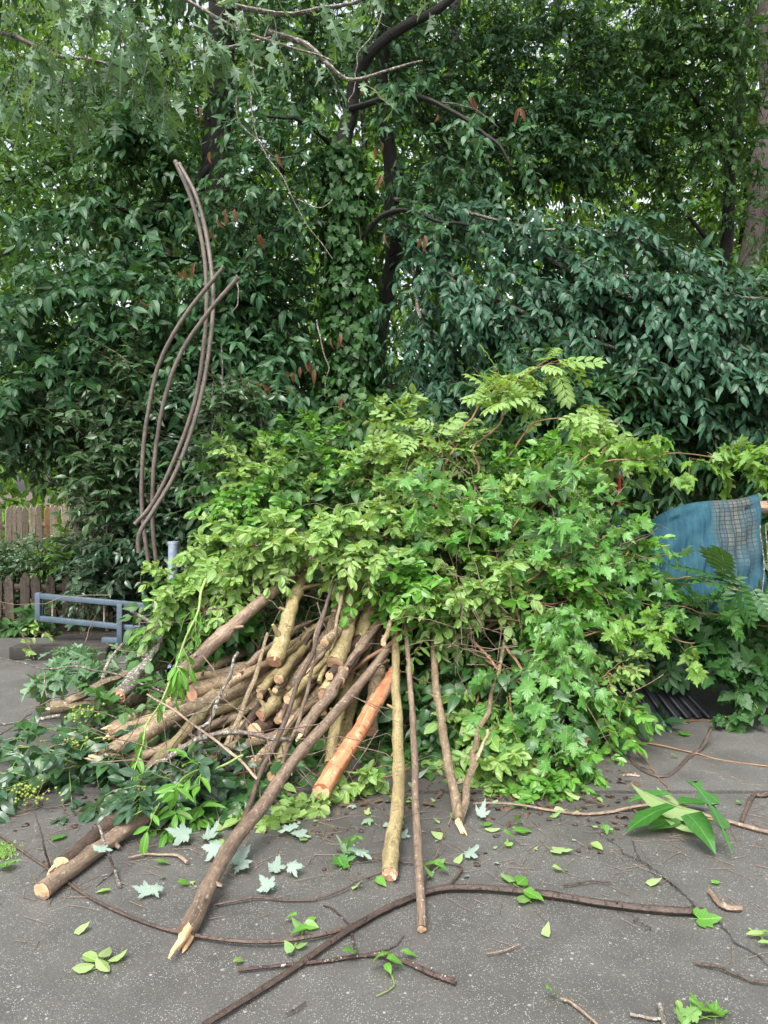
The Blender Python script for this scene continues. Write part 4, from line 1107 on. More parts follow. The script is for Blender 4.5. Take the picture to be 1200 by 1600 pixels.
# ---- leafy branches of the heap
KIND = {'privet': ('privet', 'leaf_privet', .066, True), 'yellow': ('privet', 'leaf_yellow', .060, True), 'bright': ('privet', 'leaf_bright', .066, True), 'maple': ('maple', 'leaf_maple', .080, False), 'holly': ('holly', 'leaf_holly', .085, False),
        'laurel': ('laurel', 'leaf_bright', .135, False), 'compound': ('compound', 'leaf_compound', .30, False), 'silver': ('oak', 'leaf_oak', .15, False), 'ivy': ('ivy', 'leaf_ivy', .09, False), 'limemaple': ('maple', 'leaf_lime', .10, False),
        'sprig': ('sprig', 'leaf_yellow', .17, False), 'deep': ('broad', 'leaf_compound', .085, False)}
ROUND = 'privet'


def branch(label, path, kind, n=40, L=.30, K=8, stem='red', r=.010, wid=.16, droop=.25, ldroop=.15, bias=(0, -.35, .15), up=.9, singles=170, t0=.25, lean=(0, -.35, 0), name='leafy_branch', spread=.9, size=None, flat=.45, group=None):
    lk, mt, sz, opp = KIND[kind]
    sz = size or sz
    p = spline(pts(path), 26, .02)
    th = empty(name, label, 'branch', p[0] * (1, 1, 0), group)
    m = MB(); m.tube(p, np.linspace(r, r * .3, 26), 6, .06); m.build('stem', M[BARKS[stem]], th)
    if lk == 'maple': n, flat, ldroop = int(n * .62), .75, ldroop + .25
    if lk == 'privet': n, K, flat, droop = int(n * 1.12), K + 1, .7, droop + .1
    k = rng.integers(int(26 * t0), 26, n)
    tg = norm(np.gradient(p, axis=0))[k]
    u = norm(rng.normal(0, 1, (n, 3)))
    S = p[k] + u * wid * rng.uniform(0, .7, (n, 1))
    D = norm(tg * .7 + u * .9 + np.array(bias))
    paths = twig_paths(S, D, L * rng.uniform(.6, 1.3, n), droop)
    paths[..., 2] = np.maximum(paths[..., 2], .015)
    twig_mesh(th, paths, .0035, M[BARKS[stem]])
    put_leaves(th, lk, M[mt], *leaves_on(paths, K, sz, spread, ldroop, opp, flat=flat, up=up, lean=lean), singles=singles)
    return th


branch('pale green oval-leaved branch drooping beside the end of the blue metal frame', [(470, 900, 5.1), (390, 895, 5.2), (320, 900, 5.2), (262, 918, 5.2)], 'privet', 40, .22, 8, 'tan', wid=.15)
branch('oval-leaved branch pushing left at the foot of the bent pipes', [(480, 880, 5.3), (410, 855, 5.5), (350, 855, 5.6), (320, 865, 5.6)], 'privet', 40, .26, 8, 'tan', wid=.16)
branch('bright green privet spray on the pile shoulder below the hanging grey vine', [(500, 880, 5.3), (440, 820, 5.7), (410, 795, 5.9), (385, 800, 5.9)], 'bright', 46, .28, 8, 'tan', wid=.22)
branch('wide light green branch on the upper left slope of the pile', [(520, 860, 5.5), (470, 790, 5.9), (430, 750, 6.2), (395, 735, 6.4)], 'privet', 60, .3, 8, 'tan', wid=.28)
branch('glossier green branch at the crest of the pile left of centre', [(540, 850, 5.6), (520, 770, 6.0), (490, 720, 6.4), (470, 700, 6.6)], 'bright', 50, .3, 8, 'tan', wid=.28, size=.064)
branch('light green oval-leaved branch hiding the tops of the left poles', [(560, 880, 5.1), (500, 850, 5.1), (440, 840, 5.1), (400, 850, 5.1)], 'privet', 46, .24, 8, 'tan', wid=.16)
branch('low oval-leaved branch just above the level left bundle', [(450, 920, 5.5), (380, 950, 5.45), (320, 968, 5.4), (285, 975, 5.4)], 'bright', 46, .24, 8, 'tan', wid=.16)
branch('pale wilted branch hanging at the left end above the lichened limb', [(450, 900, 5.3), (370, 920, 5.3), (320, 938, 5.3), (290, 950, 5.3)], 'privet', 34, .22, 8, 'tan', wid=.15, droop=.4)
branch('fresh pale spray right over the top of the thickest yellow pole', [(600, 900, 4.95), (580, 860, 4.95), (550, 840, 4.9), (520, 850, 4.85)], 'privet', 40, .22, 8, 'red', wid=.13)
branch('mounded yellow-green branch at the centre of the pile', [(600, 880, 5.4), (610, 810, 5.6), (620, 760, 5.8), (600, 730, 6.0)], 'privet', 60, .3, 8, 'red', wid=.26)
branch('yellow-green branch climbing the back of the pile under the ivy trunk', [(600, 850, 5.8), (610, 770, 6.3), (615, 715, 6.7), (630, 650, 7.0)], 'yellow', 46, .3, 8, 'red', wid=.24, size=.075)
branch('bright crest branch right of the ivy trunk base', [(620, 850, 5.6), (650, 770, 6.0), (680, 735, 6.3), (720, 705, 6.5)], 'yellow', 60, .3, 8, 'red', wid=.25)
branch('pale spray over the middle of the pile above the orange pole', [(640, 900, 5.1), (660, 850, 5.2), (690, 820, 5.3), (720, 810, 5.4)], 'privet', 48, .26, 8, 'red', wid=.18)
branch('tallest yellow-green shoot with a curly brown stem at the top of the pile', [(680, 765, 5.9), (705, 720, 6.0), (730, 650, 6.2), (780, 605, 6.3), (880, 562, 6.4)], 'sprig', 12, .12, 3, 'red', .013, wid=.07, t0=.62)
branch('second curly-stemmed shoot below the tallest one', [(740, 780, 5.8), (750, 730, 5.9), (738, 700, 5.9), (780, 660, 6.0), (785, 620, 6.1), (815, 590, 6.2), (850, 565, 6.2)], 'sprig', 14, .16, 3, 'red', .012, wid=.07, t0=.5)
branch('bushy yellowed sprig cluster on the pile crest', [(700, 800, 5.7), (690, 720, 5.9), (700, 700, 6.0), (715, 685, 6.1)], 'sprig', 17, .18, 3, 'red', .012, wid=.2, t0=.4)
branch('yellowed sprig leaning left on the crest', [(690, 760, 5.8), (670, 700, 6.0), (640, 695, 6.1), (620, 685, 6.2)], 'sprig', 13, .2, 3, 'red', .010, wid=.16, t0=.4)
branch('faded limp sprig hanging right of the tall shoots', [(790, 720, 6.0), (840, 660, 6.1), (900, 650, 6.1), (940, 655, 6.1)], 'sprig', 16, .18, 3, 'red', .009, wid=.1, t0=.5, droop=.6, ldroop=.6)
branch('green branch in the dip right of the curly shoots', [(740, 860, 5.5), (790, 780, 5.7), (830, 740, 5.9), (860, 710, 6.1)], 'bright', 50, .28, 8, 'red', wid=.26)
branch('maple branch with large pale green leaves on the pile right of centre', [(760, 900, 5.1), (800, 830, 5.1), (840, 780, 5.15), (890, 750, 5.2)], 'maple', 34, .26, 6, 'red', wid=.2, size=.10)
branch('maple branch spreading flat over the middle right of the pile', [(720, 880, 5.1), (700, 830, 5.1), (680, 790, 5.2), (640, 760, 5.3)], 'maple', 40, .26, 6, 'red', wid=.22)
branch('long maple branch arching out above the blue tarp', [(800, 840, 5.4), (900, 745, 5.6), (1000, 715, 5.8), (1100, 712, 5.9), (1195, 735, 5.9)], 'limemaple', 40, .24, 6, 'red', wid=.09, size=.095, t0=.3, droop=.1)
branch('maple branch feathering out at the crest left of the red-banded stake', [(820, 820, 5.5), (870, 750, 5.7), (930, 710, 5.8), (1010, 700, 5.9)], 'limemaple', 30, .24, 6, 'red', wid=.13, size=.09)
branch('dense maple branch filling the pile left of the dark spotted trunk', [(760, 960, 5.0), (820, 910, 4.95), (880, 870, 4.95), (930, 850, 5.0)], 'maple', 50, .28, 7, 'red', wid=.24)
branch('maple branch hanging over the front right face of the pile', [(740, 970, 4.95), (810, 970, 4.75), (860, 985, 4.6), (885, 1020, 4.5)], 'maple', 46, .25, 7, 'red', wid=.22, droop=.4, ldroop=.35)
branch('drooping maple branch just right of the broken-footed pole', [(730, 990, 4.9), (780, 1050, 4.65), (800, 1110, 4.45), (810, 1160, 4.3)], 'maple', 44, .24, 7, 'red', wid=.2, droop=.4, ldroop=.35)
branch('maple branch hanging over the foot of the dark spotted trunk', [(790, 1010, 4.7), (830, 1070, 4.45), (855, 1120, 4.3), (870, 1165, 4.2)], 'maple', 34, .2, 6, 'red', wid=.13, droop=.4, ldroop=.35)
branch('maple branch lying between the spotted trunk and the blue tarp', [(880, 960, 5.2), (920, 905, 5.2), (950, 890, 5.2), (980, 890, 5.2)], 'maple', 34, .26, 6, 'red', wid=.2)
branch('pale lime maple tip poking out over the black slatted grate', [(820, 1020, 4.75), (920, 988, 4.7), (1010, 990, 4.65), (1085, 1005, 4.6)], 'limemaple', 20, .14, 6, 'red', wid=.06, size=.08, t0=.45, droop=.1)
branch('oval-leaved branch seen behind the two thin upright poles', [(700, 950, 5.2), (690, 1040, 5.0), (680, 1120, 4.8), (670, 1180, 4.6)], 'deep', 60, .26, 8, 'red', wid=.24, size=.085)
branch('pale underside spray low behind the broken-footed pole', [(760, 1030, 4.9), (745, 1090, 4.7), (740, 1150, 4.5), (735, 1210, 4.35)], 'privet', 40, .22, 7, 'red', wid=.16, size=.08)
branch('low oval-leaved spray at the foot of the pile right of the broken pole', [(860, 1120, 4.5), (820, 1170, 4.35), (790, 1195, 4.25), (770, 1205, 4.15)], 'privet', 38, .2, 7, 'red', wid=.14, size=.075)
branch('light sprig lying at the toe of the pile beneath the pink trunk cut', [(920, 1150, 4.4), (900, 1190, 4.2), (870, 1225, 4.05), (830, 1250, 3.95)], 'bright', 26, .16, 6, 'red', wid=.09, size=.055)
branch('bleached dying twig with small cream leaves left of the black grate', [(880, 1080, 4.6), (940, 1060, 4.6), (960, 1040, 4.6), (985, 1030, 4.6)], 'yellow', 12, .16, 6, 'red', .006, wid=.08, size=.04)
branch('dark compound-leaved branch lying against the front of the blue tarp', [(1270, 930, 5.4), (1180, 930, 5.2), (1100, 905, 5.1), (1040, 905, 5.1)], 'compound', 8, .14, 2, 'red', .010, wid=.14, t0=.1)
branch('dark compound-leaved branch below the blue tarp', [(1250, 1010, 5.5), (1180, 985, 5.4), (1110, 965, 5.4), (1050, 955, 5.4)], 'compound', 11, .2, 3, 'red', .010, wid=.12, t0=.1)
branch('maple twig crossing in front of the lower blue tarp', [(1210, 980, 5.2), (1110, 960, 5.1), (1040, 945, 5.05), (960, 940, 5.0)], 'maple', 22, .2, 6, 'red', .007, wid=.12)
branch('glossy laurel sprig at the foot of the black slatted grate', [(1140, 1118, 5.2), (1080, 1128, 5.15), (1020, 1138), (960, 1140)], 'holly', 11, .12, 6, 'red', .006, wid=.09, size=.10)
# left toe of the heap
branch('oak branch with blue-green lobed leaves beside the timber step', [(330, 1010, 5.6), (250, 1028, 5.4), (180, 1035, 5.35), (110, 1040, 5.3)], 'silver', 12, .14, 5, 'gry', wid=.10, size=.15, flat=.7)
branch('lower oak branch with blue-green leaves under the far-left pale pole', [(300, 1060, 5.4), (230, 1060, 5.3), (150, 1055, 5.2), (90, 1050, 5.2)], 'silver', 13, .16, 5, 'gry', wid=.09, size=.14, flat=.7)
branch('dark holly branch with green berries at the left edge of the pile', [(260, 1170, 4.3), (160, 1190, 4.15), (80, 1210, 4.0), (10, 1235, 3.85)], 'holly', 36, .2, 7, 'grn', wid=.14)
branch('dark holly branch tucked under the furthest-left rounded pole', [(260, 1150, 4.5), (190, 1150, 4.45), (120, 1158, 4.4), (40, 1160, 4.4)], 'holly', 16, .2, 7, 'grn', wid=.10)
branch('mid-green laurel branch with pale undersides left of the bundle', [(200, 1210, 4.1), (150, 1195, 4.1), (100, 1180, 4.1), (30, 1165, 4.15)], 'deep', 16, .15, 6, 'grn', wid=.09, size=.095)
branch('dark glossy foliage under the low yellow-tan poles', [(430, 1190, 4.4), (350, 1220, 4.1), (270, 1240, 3.9), (190, 1250, 3.8)], 'holly', 44, .24, 7, 'red', wid=.18)
branch('leafy spray in the shade under the longest pole', [(500, 1170, 4.5), (450, 1210, 4.2), (400, 1240, 4.0), (350, 1265, 3.85)], 'deep', 40, .22, 7, 'red', wid=.16, size=.09)
branch('light green laurel sprig lying over the two logs', [(380, 1180, 3.75), (330, 1200, 3.7), (280, 1225, 3.55), (205, 1275, 3.35)], 'laurel', 8, .12, 4, 'grn', .007, wid=.05, size=.09)
branch('dark glossy tuft over the upper ends of the two logs', [(340, 1185, 4.0), (310, 1205, 3.8), (275, 1225, 3.65), (240, 1240, 3.55)], 'holly', 20, .15, 6, 'grn', .006, wid=.09, size=.09)
branch('bright laurel tuft in front of the smooth log', [(330, 1250, 3.75), (305, 1265, 3.65), (280, 1280, 3.55), (255, 1295, 3.5)], 'laurel', 9, .09, 5, 'grn', .006, wid=.05, size=.085)
branch('long bright green stem hanging down across the left bundle', [(322, 905, 4.7), (305, 970, 4.5), (255, 1070, 4.2), (230, 1150, 4.0), (205, 1220, 3.85)], 'laurel', 13, .08, 4, 'grn', .009, wid=.03, size=.085, t0=.2, droop=.8, ldroop=.9)
branch('pale privet litter spray at the toe of the pile under the orange pole', [(560, 1240, 4.0), (500, 1250, 3.85), (450, 1270, 3.75), (400, 1290, 3.6)], 'yellow', 9, .12, 6, 'red', .006, wid=.09, size=.07)
for lab, path, kd, n_ in (
        ('oval-leaved branch mixed into the maples at the right face of the pile', [(760, 980, 5.0), (820, 950, 4.9), (870, 940, 4.9), (920, 930, 5.0)], 'bright', 44),
        ('glossy oval-leaved branch under the maples low on the right face', [(740, 1020, 4.9), (800, 1060, 4.7), (840, 1110, 4.5), (850, 1170, 4.35)], 'deep', 46),
        ('pale oval-leaved branch between the maples and the upright poles', [(700, 960, 5.1), (740, 930, 5.0), (780, 890, 5.0), (820, 870, 5.1)], 'privet', 44),
        ('mid-green oval-leaved branch right of the dark spotted trunk', [(890, 1010, 5.2), (940, 985, 5.2), (980, 975, 5.25), (1030, 985, 5.3)], 'deep', 40),
        ('oval-leaved branch just left of the slatted grate', [(880, 1040, 4.9), (910, 1060, 4.8), (930, 1090, 4.75), (935, 1130, 4.7)], 'bright', 26),
        ('pale oval-leaved branch at the crest beside the curly stems', [(720, 830, 5.6), (780, 780, 5.7), (840, 760, 5.8), (900, 740, 5.9)], 'privet', 46),
        ('bright oval-leaved branch filling the hollow above the upright poles', [(700, 900, 5.2), (680, 920, 5.0), (650, 915, 4.95), (620, 905, 4.95)], 'bright', 30),
        ('light green branch right of the tops of the upright poles', [(780, 900, 5.1), (740, 930, 4.95), (710, 945, 4.9), (690, 960, 4.9)], 'privet', 32),
        ('oval-leaved branch lapping over the left edge of the blue tarp', [(930, 930, 5.3), (970, 880, 5.3), (985, 855, 5.35), (1005, 840, 5.4)], 'bright', 9),
        ('small-leaved green branch under the flat middle maple', [(640, 880, 5.2), (690, 850, 5.2), (730, 830, 5.3), (770, 820, 5.4)], 'bright', 44)):
    branch(lab, path, kd, n_, .26, 8, 'red', wid=.2, size=.07)
branch('small leafy spray at the toe left of the upright yellow pole', [(640, 1200, 4.1), (600, 1215, 4.0), (570, 1225, 3.95), (535, 1235, 3.9)], 'privet', 8, .12, 6, 'red', .006, wid=.08, size=.07)

# berries on the holly
br = empty('berry_cluster', 'cluster of small green berries among the dark holly leaves', 'berries', G(45, 1240) * (1, 1, 0))
M['berry'] = plain('green_berry', (.14, .20, .03), (.22, .28, .05), 20, .3)
import bmesh
bm = bmesh.new(); bmesh.ops.create_icosphere(bm, subdivisions=1, radius=1); bme = bpy.data.meshes.new('berry'); bm.to_mesh(bme); bm.free()
for p_ in bme.polygons: p_.use_smooth = True
bme.materials.append(M['berry'])
for (cx, cy_, cY, n, sx, sy) in ((45, 1240, 3.75, 70, 26, 16), (130, 1115, 4.3, 40, 30, 12), (110, 1160, 4.05, 36, 30, 10), (235, 1235, 3.65, 36, 22, 6)):
    for _ in range(n):
        p = P(cx + rng.normal(0, sx * .6), cy_ + rng.normal(0, sy * .6), cY + rng.normal(0, .03))
        o = bpy.data.objects.new('berry', bme); C.objects.link(o); o.parent = br
        o.matrix_basis = Matrix.Translation(Vector(p) - br.location) @ Matrix.Scale(rng.uniform(.007, .0095), 4)

# the shaded inside of the heap: twigs and leaves nobody could count
core = empty('brush_core', None, None, (0, 5.6, 0)); tag(core, kind='stuff')
pads = [((430, 900, 5.7), (.5, .3, .3), 120), ((520, 800, 6.1), (.6, .3, .35), 160), ((620, 900, 5.7), (.5, .25, .4), 150), ((640, 1050, 5.5), (.45, .25, .4), 150), ((760, 900, 5.6), (.6, .3, .45), 170), ((800, 1050, 5.2), (.4, .25, .4), 130),
        ((880, 850, 5.6), (.5, .3, .45), 150), ((870, 1080, 4.9), (.3, .25, .25), 90), ((930, 950, 5.6), (.35, .2, .35), 90), ((720, 750, 6.3), (.7, .3, .35), 160), ((330, 1000, 5.5), (.45, .25, .25), 110), ((480, 1130, 5.0), (.5, .25, .2), 100),
        ((250, 1130, 4.7), (.45, .25, .14), 80), ((420, 740, 6.6), (.6, .3, .3), 120), ((600, 700, 6.9), (.6, .3, .3), 120), ((560, 1200, 4.6), (.4, .2, .12), 60)]
a, b, c = pad_twigs([(P(*q[0]), q[1], q[2]) for q in pads], .3, (0, -.4, .1))
paths = twig_paths(a, b, c, .25); paths[..., 2] = np.maximum(paths[..., 2], .02)
twig_mesh(core, paths, .004, M['bark_brown'])
put_leaves(core, 'broad', M['leaf_mid'], *leaves_on(paths, 7, .085, .9, .2), singles=0)
# thin bare twigs poking out all over the heap
tw = [((300, 1000, 5.0), 22), ((480, 980, 4.9), 12), ((600, 920, 5.1), 10), ((780, 1020, 4.6), 40), ((420, 1150, 4.1), 36), ((250, 1180, 3.9), 26), ((700, 800, 5.5), 50), ((880, 900, 5.0), 40)]
S = np.concatenate([P(*q) + rng.normal(0, .28, (n, 3)) * (1.2, .35, .7) for q, n in tw]); D = norm(rng.normal(0, 1, S.shape) * (1, .4, .8) + (-.2, -.2, 0))
paths = twig_paths(S, D, rng.uniform(.2, .7, len(S)), .1, 6, .06); paths[..., 2] = np.maximum(paths[..., 2], .01)
twig_mesh(core, paths, .004, M['bark_brown'], 'bare_twigs')
# ================================================================== things round the pile
M['pipe'] = plain('grey_brown_weathered_pipe', (.060, .046, .038), (.170, .135, .112), 5, .5, 0, .2, .002)
for lab, path in (
        ('leftmost bent grey-brown pipe bowing left, upper end leaning right', [(234, 893, 7.0), (222, 800, 7.0), (222, 720, 7.0), (230, 640, 7.0), (248, 565, 7.0), (290, 490, 6.95), (350, 417, 6.9)]),
        ('inner bent grey-brown pipe bowing left beside the leftmost one', [(245, 888, 6.9), (238, 800, 6.9), (243, 700, 6.9), (258, 615, 6.9), (285, 545, 6.9), (325, 487, 6.85), (372, 434, 6.8)]),
        ('tallest bent pipe, curving from its high tip down to the lower left', [(274, 252, 7.3), (300, 315, 7.25), (317, 390, 7.2), (322, 470, 7.1), (317, 550, 7.0), (300, 640, 6.9), (270, 725, 6.8), (240, 785, 6.75), (211, 819, 6.7)]),
        ('tall bent pipe with the hooked lower end right of the tallest one', [(280, 256, 7.2), (308, 310, 7.15), (326, 385, 7.1), (333, 460, 7.0), (327, 545, 6.9), (308, 645, 6.8), (276, 735, 6.7), (240, 797, 6.6), (222, 825, 6.55), (216, 845, 6.55), (217, 863, 6.55)])):
    p = spline(pts(path), 60)
    p[1:-1] += np.cumsum(rng.normal(0, .0012, (58, 3)), axis=0) * np.sin(np.linspace(0, PI, 58))[:, None]
    th = empty('bent_pipe', lab, 'pipe', p[-1] * (1, 1, 0), 'bent pipes standing at the left of the pile')
    m = MB(); m.tube(p, .0195, 12); m.build('pipe', M['pipe'], th)
    for e, d in ((p[0], p[0] - p[1]), (p[-1], p[-1] - p[-2])):
        d = norm(d); m = MB(); m.tube(np.array([e - d * .02, e + d * .004]), .0215, 12); m.build('end_ring', M['pipe'], th)

# grey-blue post standing behind the pile
M['galv'] = plain('galvanised_post', (.20, .25, .33), (.40, .46, .55), 22, .45, .3, .2, .002)
gp = empty('metal_post', 'blue-grey metal post behind the pile right of the bent pipes', 'post', on_ground(268, 6.6) + (0, 0, .1))
m = MB(); m.tube(np.array([on_ground(268, 6.6), P(268, 960, 6.6), P(271, 848, 6.6)]), .042, 14); m.build('post', M['galv'], gp)
m = MB(); m.tube(np.array([P(271, 850, 6.6), P(271, 846, 6.6)]), .047, 14); m.build('cap', M['galv'], gp)

# marker stake with red bands
M['red'] = plain('red_band', (.45, .030, .030), (.55, .06, .05), 12, .4)
M['white'] = plain('white_band', (.60, .60, .60), (.75, .75, .75), 12, .45)
M['blue_stake'] = plain('blue_stake', (.09, .20, .33), (.13, .26, .40), 12, .45)
ms = empty('marker_stake', 'slim stake with red and white bands among the maple leaves left of the blue tarp', 'stake', on_ground(967, 5.55) + (0, 0, .1))
for y0, y1, mt, nm in ((1130, 815, 'blue_stake', 'stake_base'), (815, 795, 'blue_stake', 'blue_band'), (795, 781, 'red', 'red_band'), (781, 767, 'white', 'white_band'), (767, 742, 'red', 'red_band'), (742, 712, 'galv', 'stake_tip')):
    m = MB(); m.tube(np.array([P(964 + (1130 - y) * .008, y, 6.15) for y in (y0, y1)]), .017 if nm != 'stake_tip' else .012, 10); m.build(nm, M[mt], ms)

# wooden rail with the blue tarp over it
rl = empty('wooden_rail', 'weathered round wooden rail poking out right of the blue tarp', 'rail', on_ground(1290, 5.75) + (0, 0, .1))
M['rail'] = bark('peeled_rail', (.20, .13, .09), (.44, .33, .25), None, .6, 12, .2, .8, .6)
m = MB(); m.tube(spline([P(1055, 812, 5.9), P(1110, 800, 5.87), P(1190, 793, 5.8), P(1330, 790, 5.7)], 16, .004), .055, 12, .05); m.build('rail', M['rail'], rl)
for x, Y in ((1290, 5.72),):
    m = MB(); m.tube(np.array([on_ground(x, Y), P(x, 780, Y)]), .06, 12, .04); m.build('post', M['rail'], rl)


def tarp_mat():
    t = NT('worn_blue_tarp')
    uv = t.n('ShaderNodeUVMap'); sep = t.n('ShaderNodeSeparateXYZ', Vector=uv.outputs[0])
    mp = t.n('ShaderNodeMapping', Vector=uv.outputs[0], Scale=(16, 1.6, 1))
    streak = t.noise(mp, 1.0, 6, .7)
    mp2 = t.n('ShaderNodeMapping', Vector=uv.outputs[0], Scale=(34, 3.2, 1))
    fine = t.noise(mp2, 1.6, 5, .75)
    base = t.mix(t.ramp(fine, .3, .7), (.007, .036, .060), (.024, .082, .115))
    base = t.mix(t.math('MULTIPLY', t.ramp(t.noise(uv.outputs[0], 9, 5), .4, .7), .5), base, (.045, .125, .150))
    specks = t.ramp(t.noise(uv.outputs[0], 75, 3, .7), .60, .68)
    base = t.mix(t.math('MULTIPLY', specks, .6), base, (.035, .060, .070))
    # the strip worn through to the scrim: woven squares of grey-tan tape
    zone = t.math('MULTIPLY', t.ramp(sep.outputs[0], .50, .58), t.math('SUBTRACT', 1.0, t.ramp(sep.outputs[0], .90, .97)))
    low = t.math('SUBTRACT', 1.0, t.ramp(t.math('ADD', sep.outputs[1], t.math('MULTIPLY', streak, .35)), .52, .78))
    worn = t.math('MULTIPLY', t.math('MULTIPLY', zone, low), t.ramp(streak, .38, .46))
    gx = t.math('PINGPONG', t.math('MULTIPLY', sep.outputs[0], 22.0), .5); gy = t.math('PINGPONG', t.math('MULTIPLY', sep.outputs[1], 44.0), .5)
    line = t.math('MAXIMUM', t.math('LESS_THAN', gx, .09), t.math('LESS_THAN', gy, .10))
    sq = t.n('ShaderNodeTexWhiteNoise', {'noise_dimensions': '2D'}, Vector=t.n('ShaderNodeVectorMath', {'operation': 'FLOOR'}, _0=t.n('ShaderNodeMapping', Vector=uv.outputs[0], Scale=(22, 44, 1)).outputs[0]).outputs[0])
    scrim = t.mix(line, t.mix(t.math('ADD', t.math('MULTIPLY', t.ramp(fine, .35, .65), .5), t.math('MULTIPLY', sq.outputs[0], .5)), (.035, .060, .065), (.150, .135, .105)), (.030, .036, .036))
    col = t.mix(t.math('MULTIPLY', worn, .9), base, scrim)
    edge = t.ramp(t.math('ABSOLUTE', t.math('SUBTRACT', streak, .47)), .0, .02)
    col = t.mix(t.math('MULTIPLY', t.math('MULTIPLY', zone, low), t.math('MULTIPLY', t.math('SUBTRACT', 1.0, edge), .8)), col, (.030, .050, .060))
    h = t.math('ADD', fine, t.math('MULTIPLY', line, t.math('MULTIPLY', worn, -.6)))
    pr = t.n('ShaderNodeBsdfPrincipled', Base_Color=col, Roughness=.85, Normal=t.bump(h, .7, .014))
    pr.inputs['Specular IOR Level'].default_value = .2
    return t.done(pr)


M['tarp'] = tarp_mat()
tp = empty('blue_tarp', 'worn blue tarp draped over the wooden rail at the right of the pile', 'tarp', on_ground(1090, 5.7) + (0, 0, .1))
nx, nt = 56, 60
V, U = [], []
A0, A1 = P(1008, 822, 5.9), P(1180, 772, 5.82)
for j in range(nt):
    s = j / (nt - 1)
    for i in range(nx):
        f = i / (nx - 1)
        top = A0 * (1 - f) + A1 * f
        top = top + np.array((0, -.10 * math.sin(PI * f), .11 * math.sin(PI * min(1, f * 1.1)) ** .8 * (1 - f) * 1.3))
        ang = s * 7.0
        fold = .020 * math.sin(f * 19 + .6 + .5 * math.sin(s * 5 + f * 9)) * (.5 + .5 * math.sin(f * 7 + 1)) + .006 * math.sin(f * 90 + s * 6) + .008 * math.sin(s * 34 + f * 12)
        fold = (fold) * min(1, s * 2.2) + .012 * math.sin(f * 47 + s * 3) * min(1, s * 2)
        if s < .22:                                                # over the rail, from behind to the front
            a = PI * (1.12 - s / .22 * 1.12)
            q = top + np.array((0, math.cos(PI - a) * -.085 * -1, 0)) * 0 + np.array((0, -math.cos(a) * .075, math.sin(max(0, a)) * .075 - .075))
        else:
            d = (s - .22) / .78
            q = top + np.array((-.10 * d * (1 - f) - .05 * d * f, -.075 - .20 * d ** .8 - .05 * math.sin(PI * d) - fold * 1.5, -.075 - 1.06 * d))
            q[0] += fold * .5
        V.append(q); U.append((f, s))
V = np.array(V)
i = (np.arange(nt - 1)[:, None] * nx + np.arange(nx - 1)[None]).ravel()
o = link_mesh('tarp_sheet', mesh_np('tarp_sheet', V, [np.stack([i, i + nx, i + nx + 1, i + 1], -1)], np.array(U)), M['tarp'], tp)
so = o.modifiers.new('thickness', 'SOLIDIFY'); so.thickness = .006

# black slatted grate
M['black_plastic'] = plain('black_plastic', (.010, .011, .014), (.026, .028, .034), 14, .32)
gr = empty('slatted_grate', 'black plastic slatted grate leaning at the edge of the driveway below the blue tarp', 'grate', on_ground(1010, 5.05) + (0, 0, .1))
for k in range(9):
    x0, x1 = 962 + k * 13.5, 985 + k * 17
    m = MB(); m.bar(P(x0 - 20, 1058, 5.45), P(x1 - 10, 1122, 5.2), .052, .022); m.build('slat', M['black_plastic'], gr, False, .004)
for a, b in (((945, 1064, 5.47), (1075, 1066, 5.47)), ((965, 1114, 5.27), (1115, 1116, 5.27))):
    m = MB(); m.bar(P(*a), P(*b), .05, .03); m.build('rail', M['black_plastic'], gr, False, .004)

# ivy bank at the right
ib = empty('ivy_bank', 'bank of dark glossy ivy spilling onto the driveway at the right edge', 'ivy', on_ground(1160, 5.3) + (0, 0, .1))
n = 2600
x = rng.uniform(1.5, 3.6, n); y = np.where(x < 2.15, 5.6, 5.12) + rng.random(n) ** 1.3 * np.where(x < 2.1, .8, 1.3)
top = np.clip((y - 5.0) * .9 + .10 + .25 * np.clip(x - 1.7, 0, 1), .05, 1.15) * (1 + .2 * np.sin(x * 5 + y * 3))
top = np.where(x < 2.05, np.minimum(top + .12, .75), top)
pos = np.column_stack([x, y - .1 * rng.random(n), top * (1 - .55 * rng.random(n) ** 2)])
put_leaves(ib, 'ivy', M['leaf_ivy'], pos, norm(rng.normal(0, .5, (n, 3)) + (0, -.6, -.5)), rng.normal(0, .35, (n, 3)) + (0, -.6, .8), rng.uniform(.07, .14, n), 300)
for k in range(9):
    s = rng.integers(0, n, 4); s = s[np.argsort(pos[s][:, 2])]
    tube_part(ib, pos[s] - (0, -.04, .03), .008, .004, M['bark_brown'], 'vine_stem', 20, 5, .02)
# ivy climbing behind the tarp at the right
iv2 = empty('climbing_ivy', 'ivy and wiry stems climbing over the fence right of the blue tarp', 'ivy', on_ground(1190, 5.9) + (0, 0, .1))
n = 800
pos = np.column_stack([rng.uniform(2.78, 3.5, n), rng.uniform(5.6, 6.1, n), rng.uniform(.2, 1.35, n)])
put_leaves(iv2, 'ivy', M['leaf_ivy'], pos, norm(rng.normal(0, .4, (n, 3)) + (0, -.5, -.8)), rng.normal(0, .35, (n, 3)) + (0, -.9, .4), rng.uniform(.06, .11, n), 160)
for x in (1190, 1198, 1212):
    tube_part(iv2, pts([(x, 1000, 5.5), (x + 3, 900, 5.55), (x - 2, 820, 5.6)]), .005, .004, M['bark_grey'], 'vine_stem', 16, 5, .01)
branch('lime-green ivy runner hanging at the right end of the driveway edge', [(1180, 1040, 5.2), (1170, 1080, 5.1), (1150, 1110, 5.0), (1135, 1140, 4.95)], 'ivy', 12, .14, 5, 'grn', .005, wid=.07, size=.085, ldroop=.6)

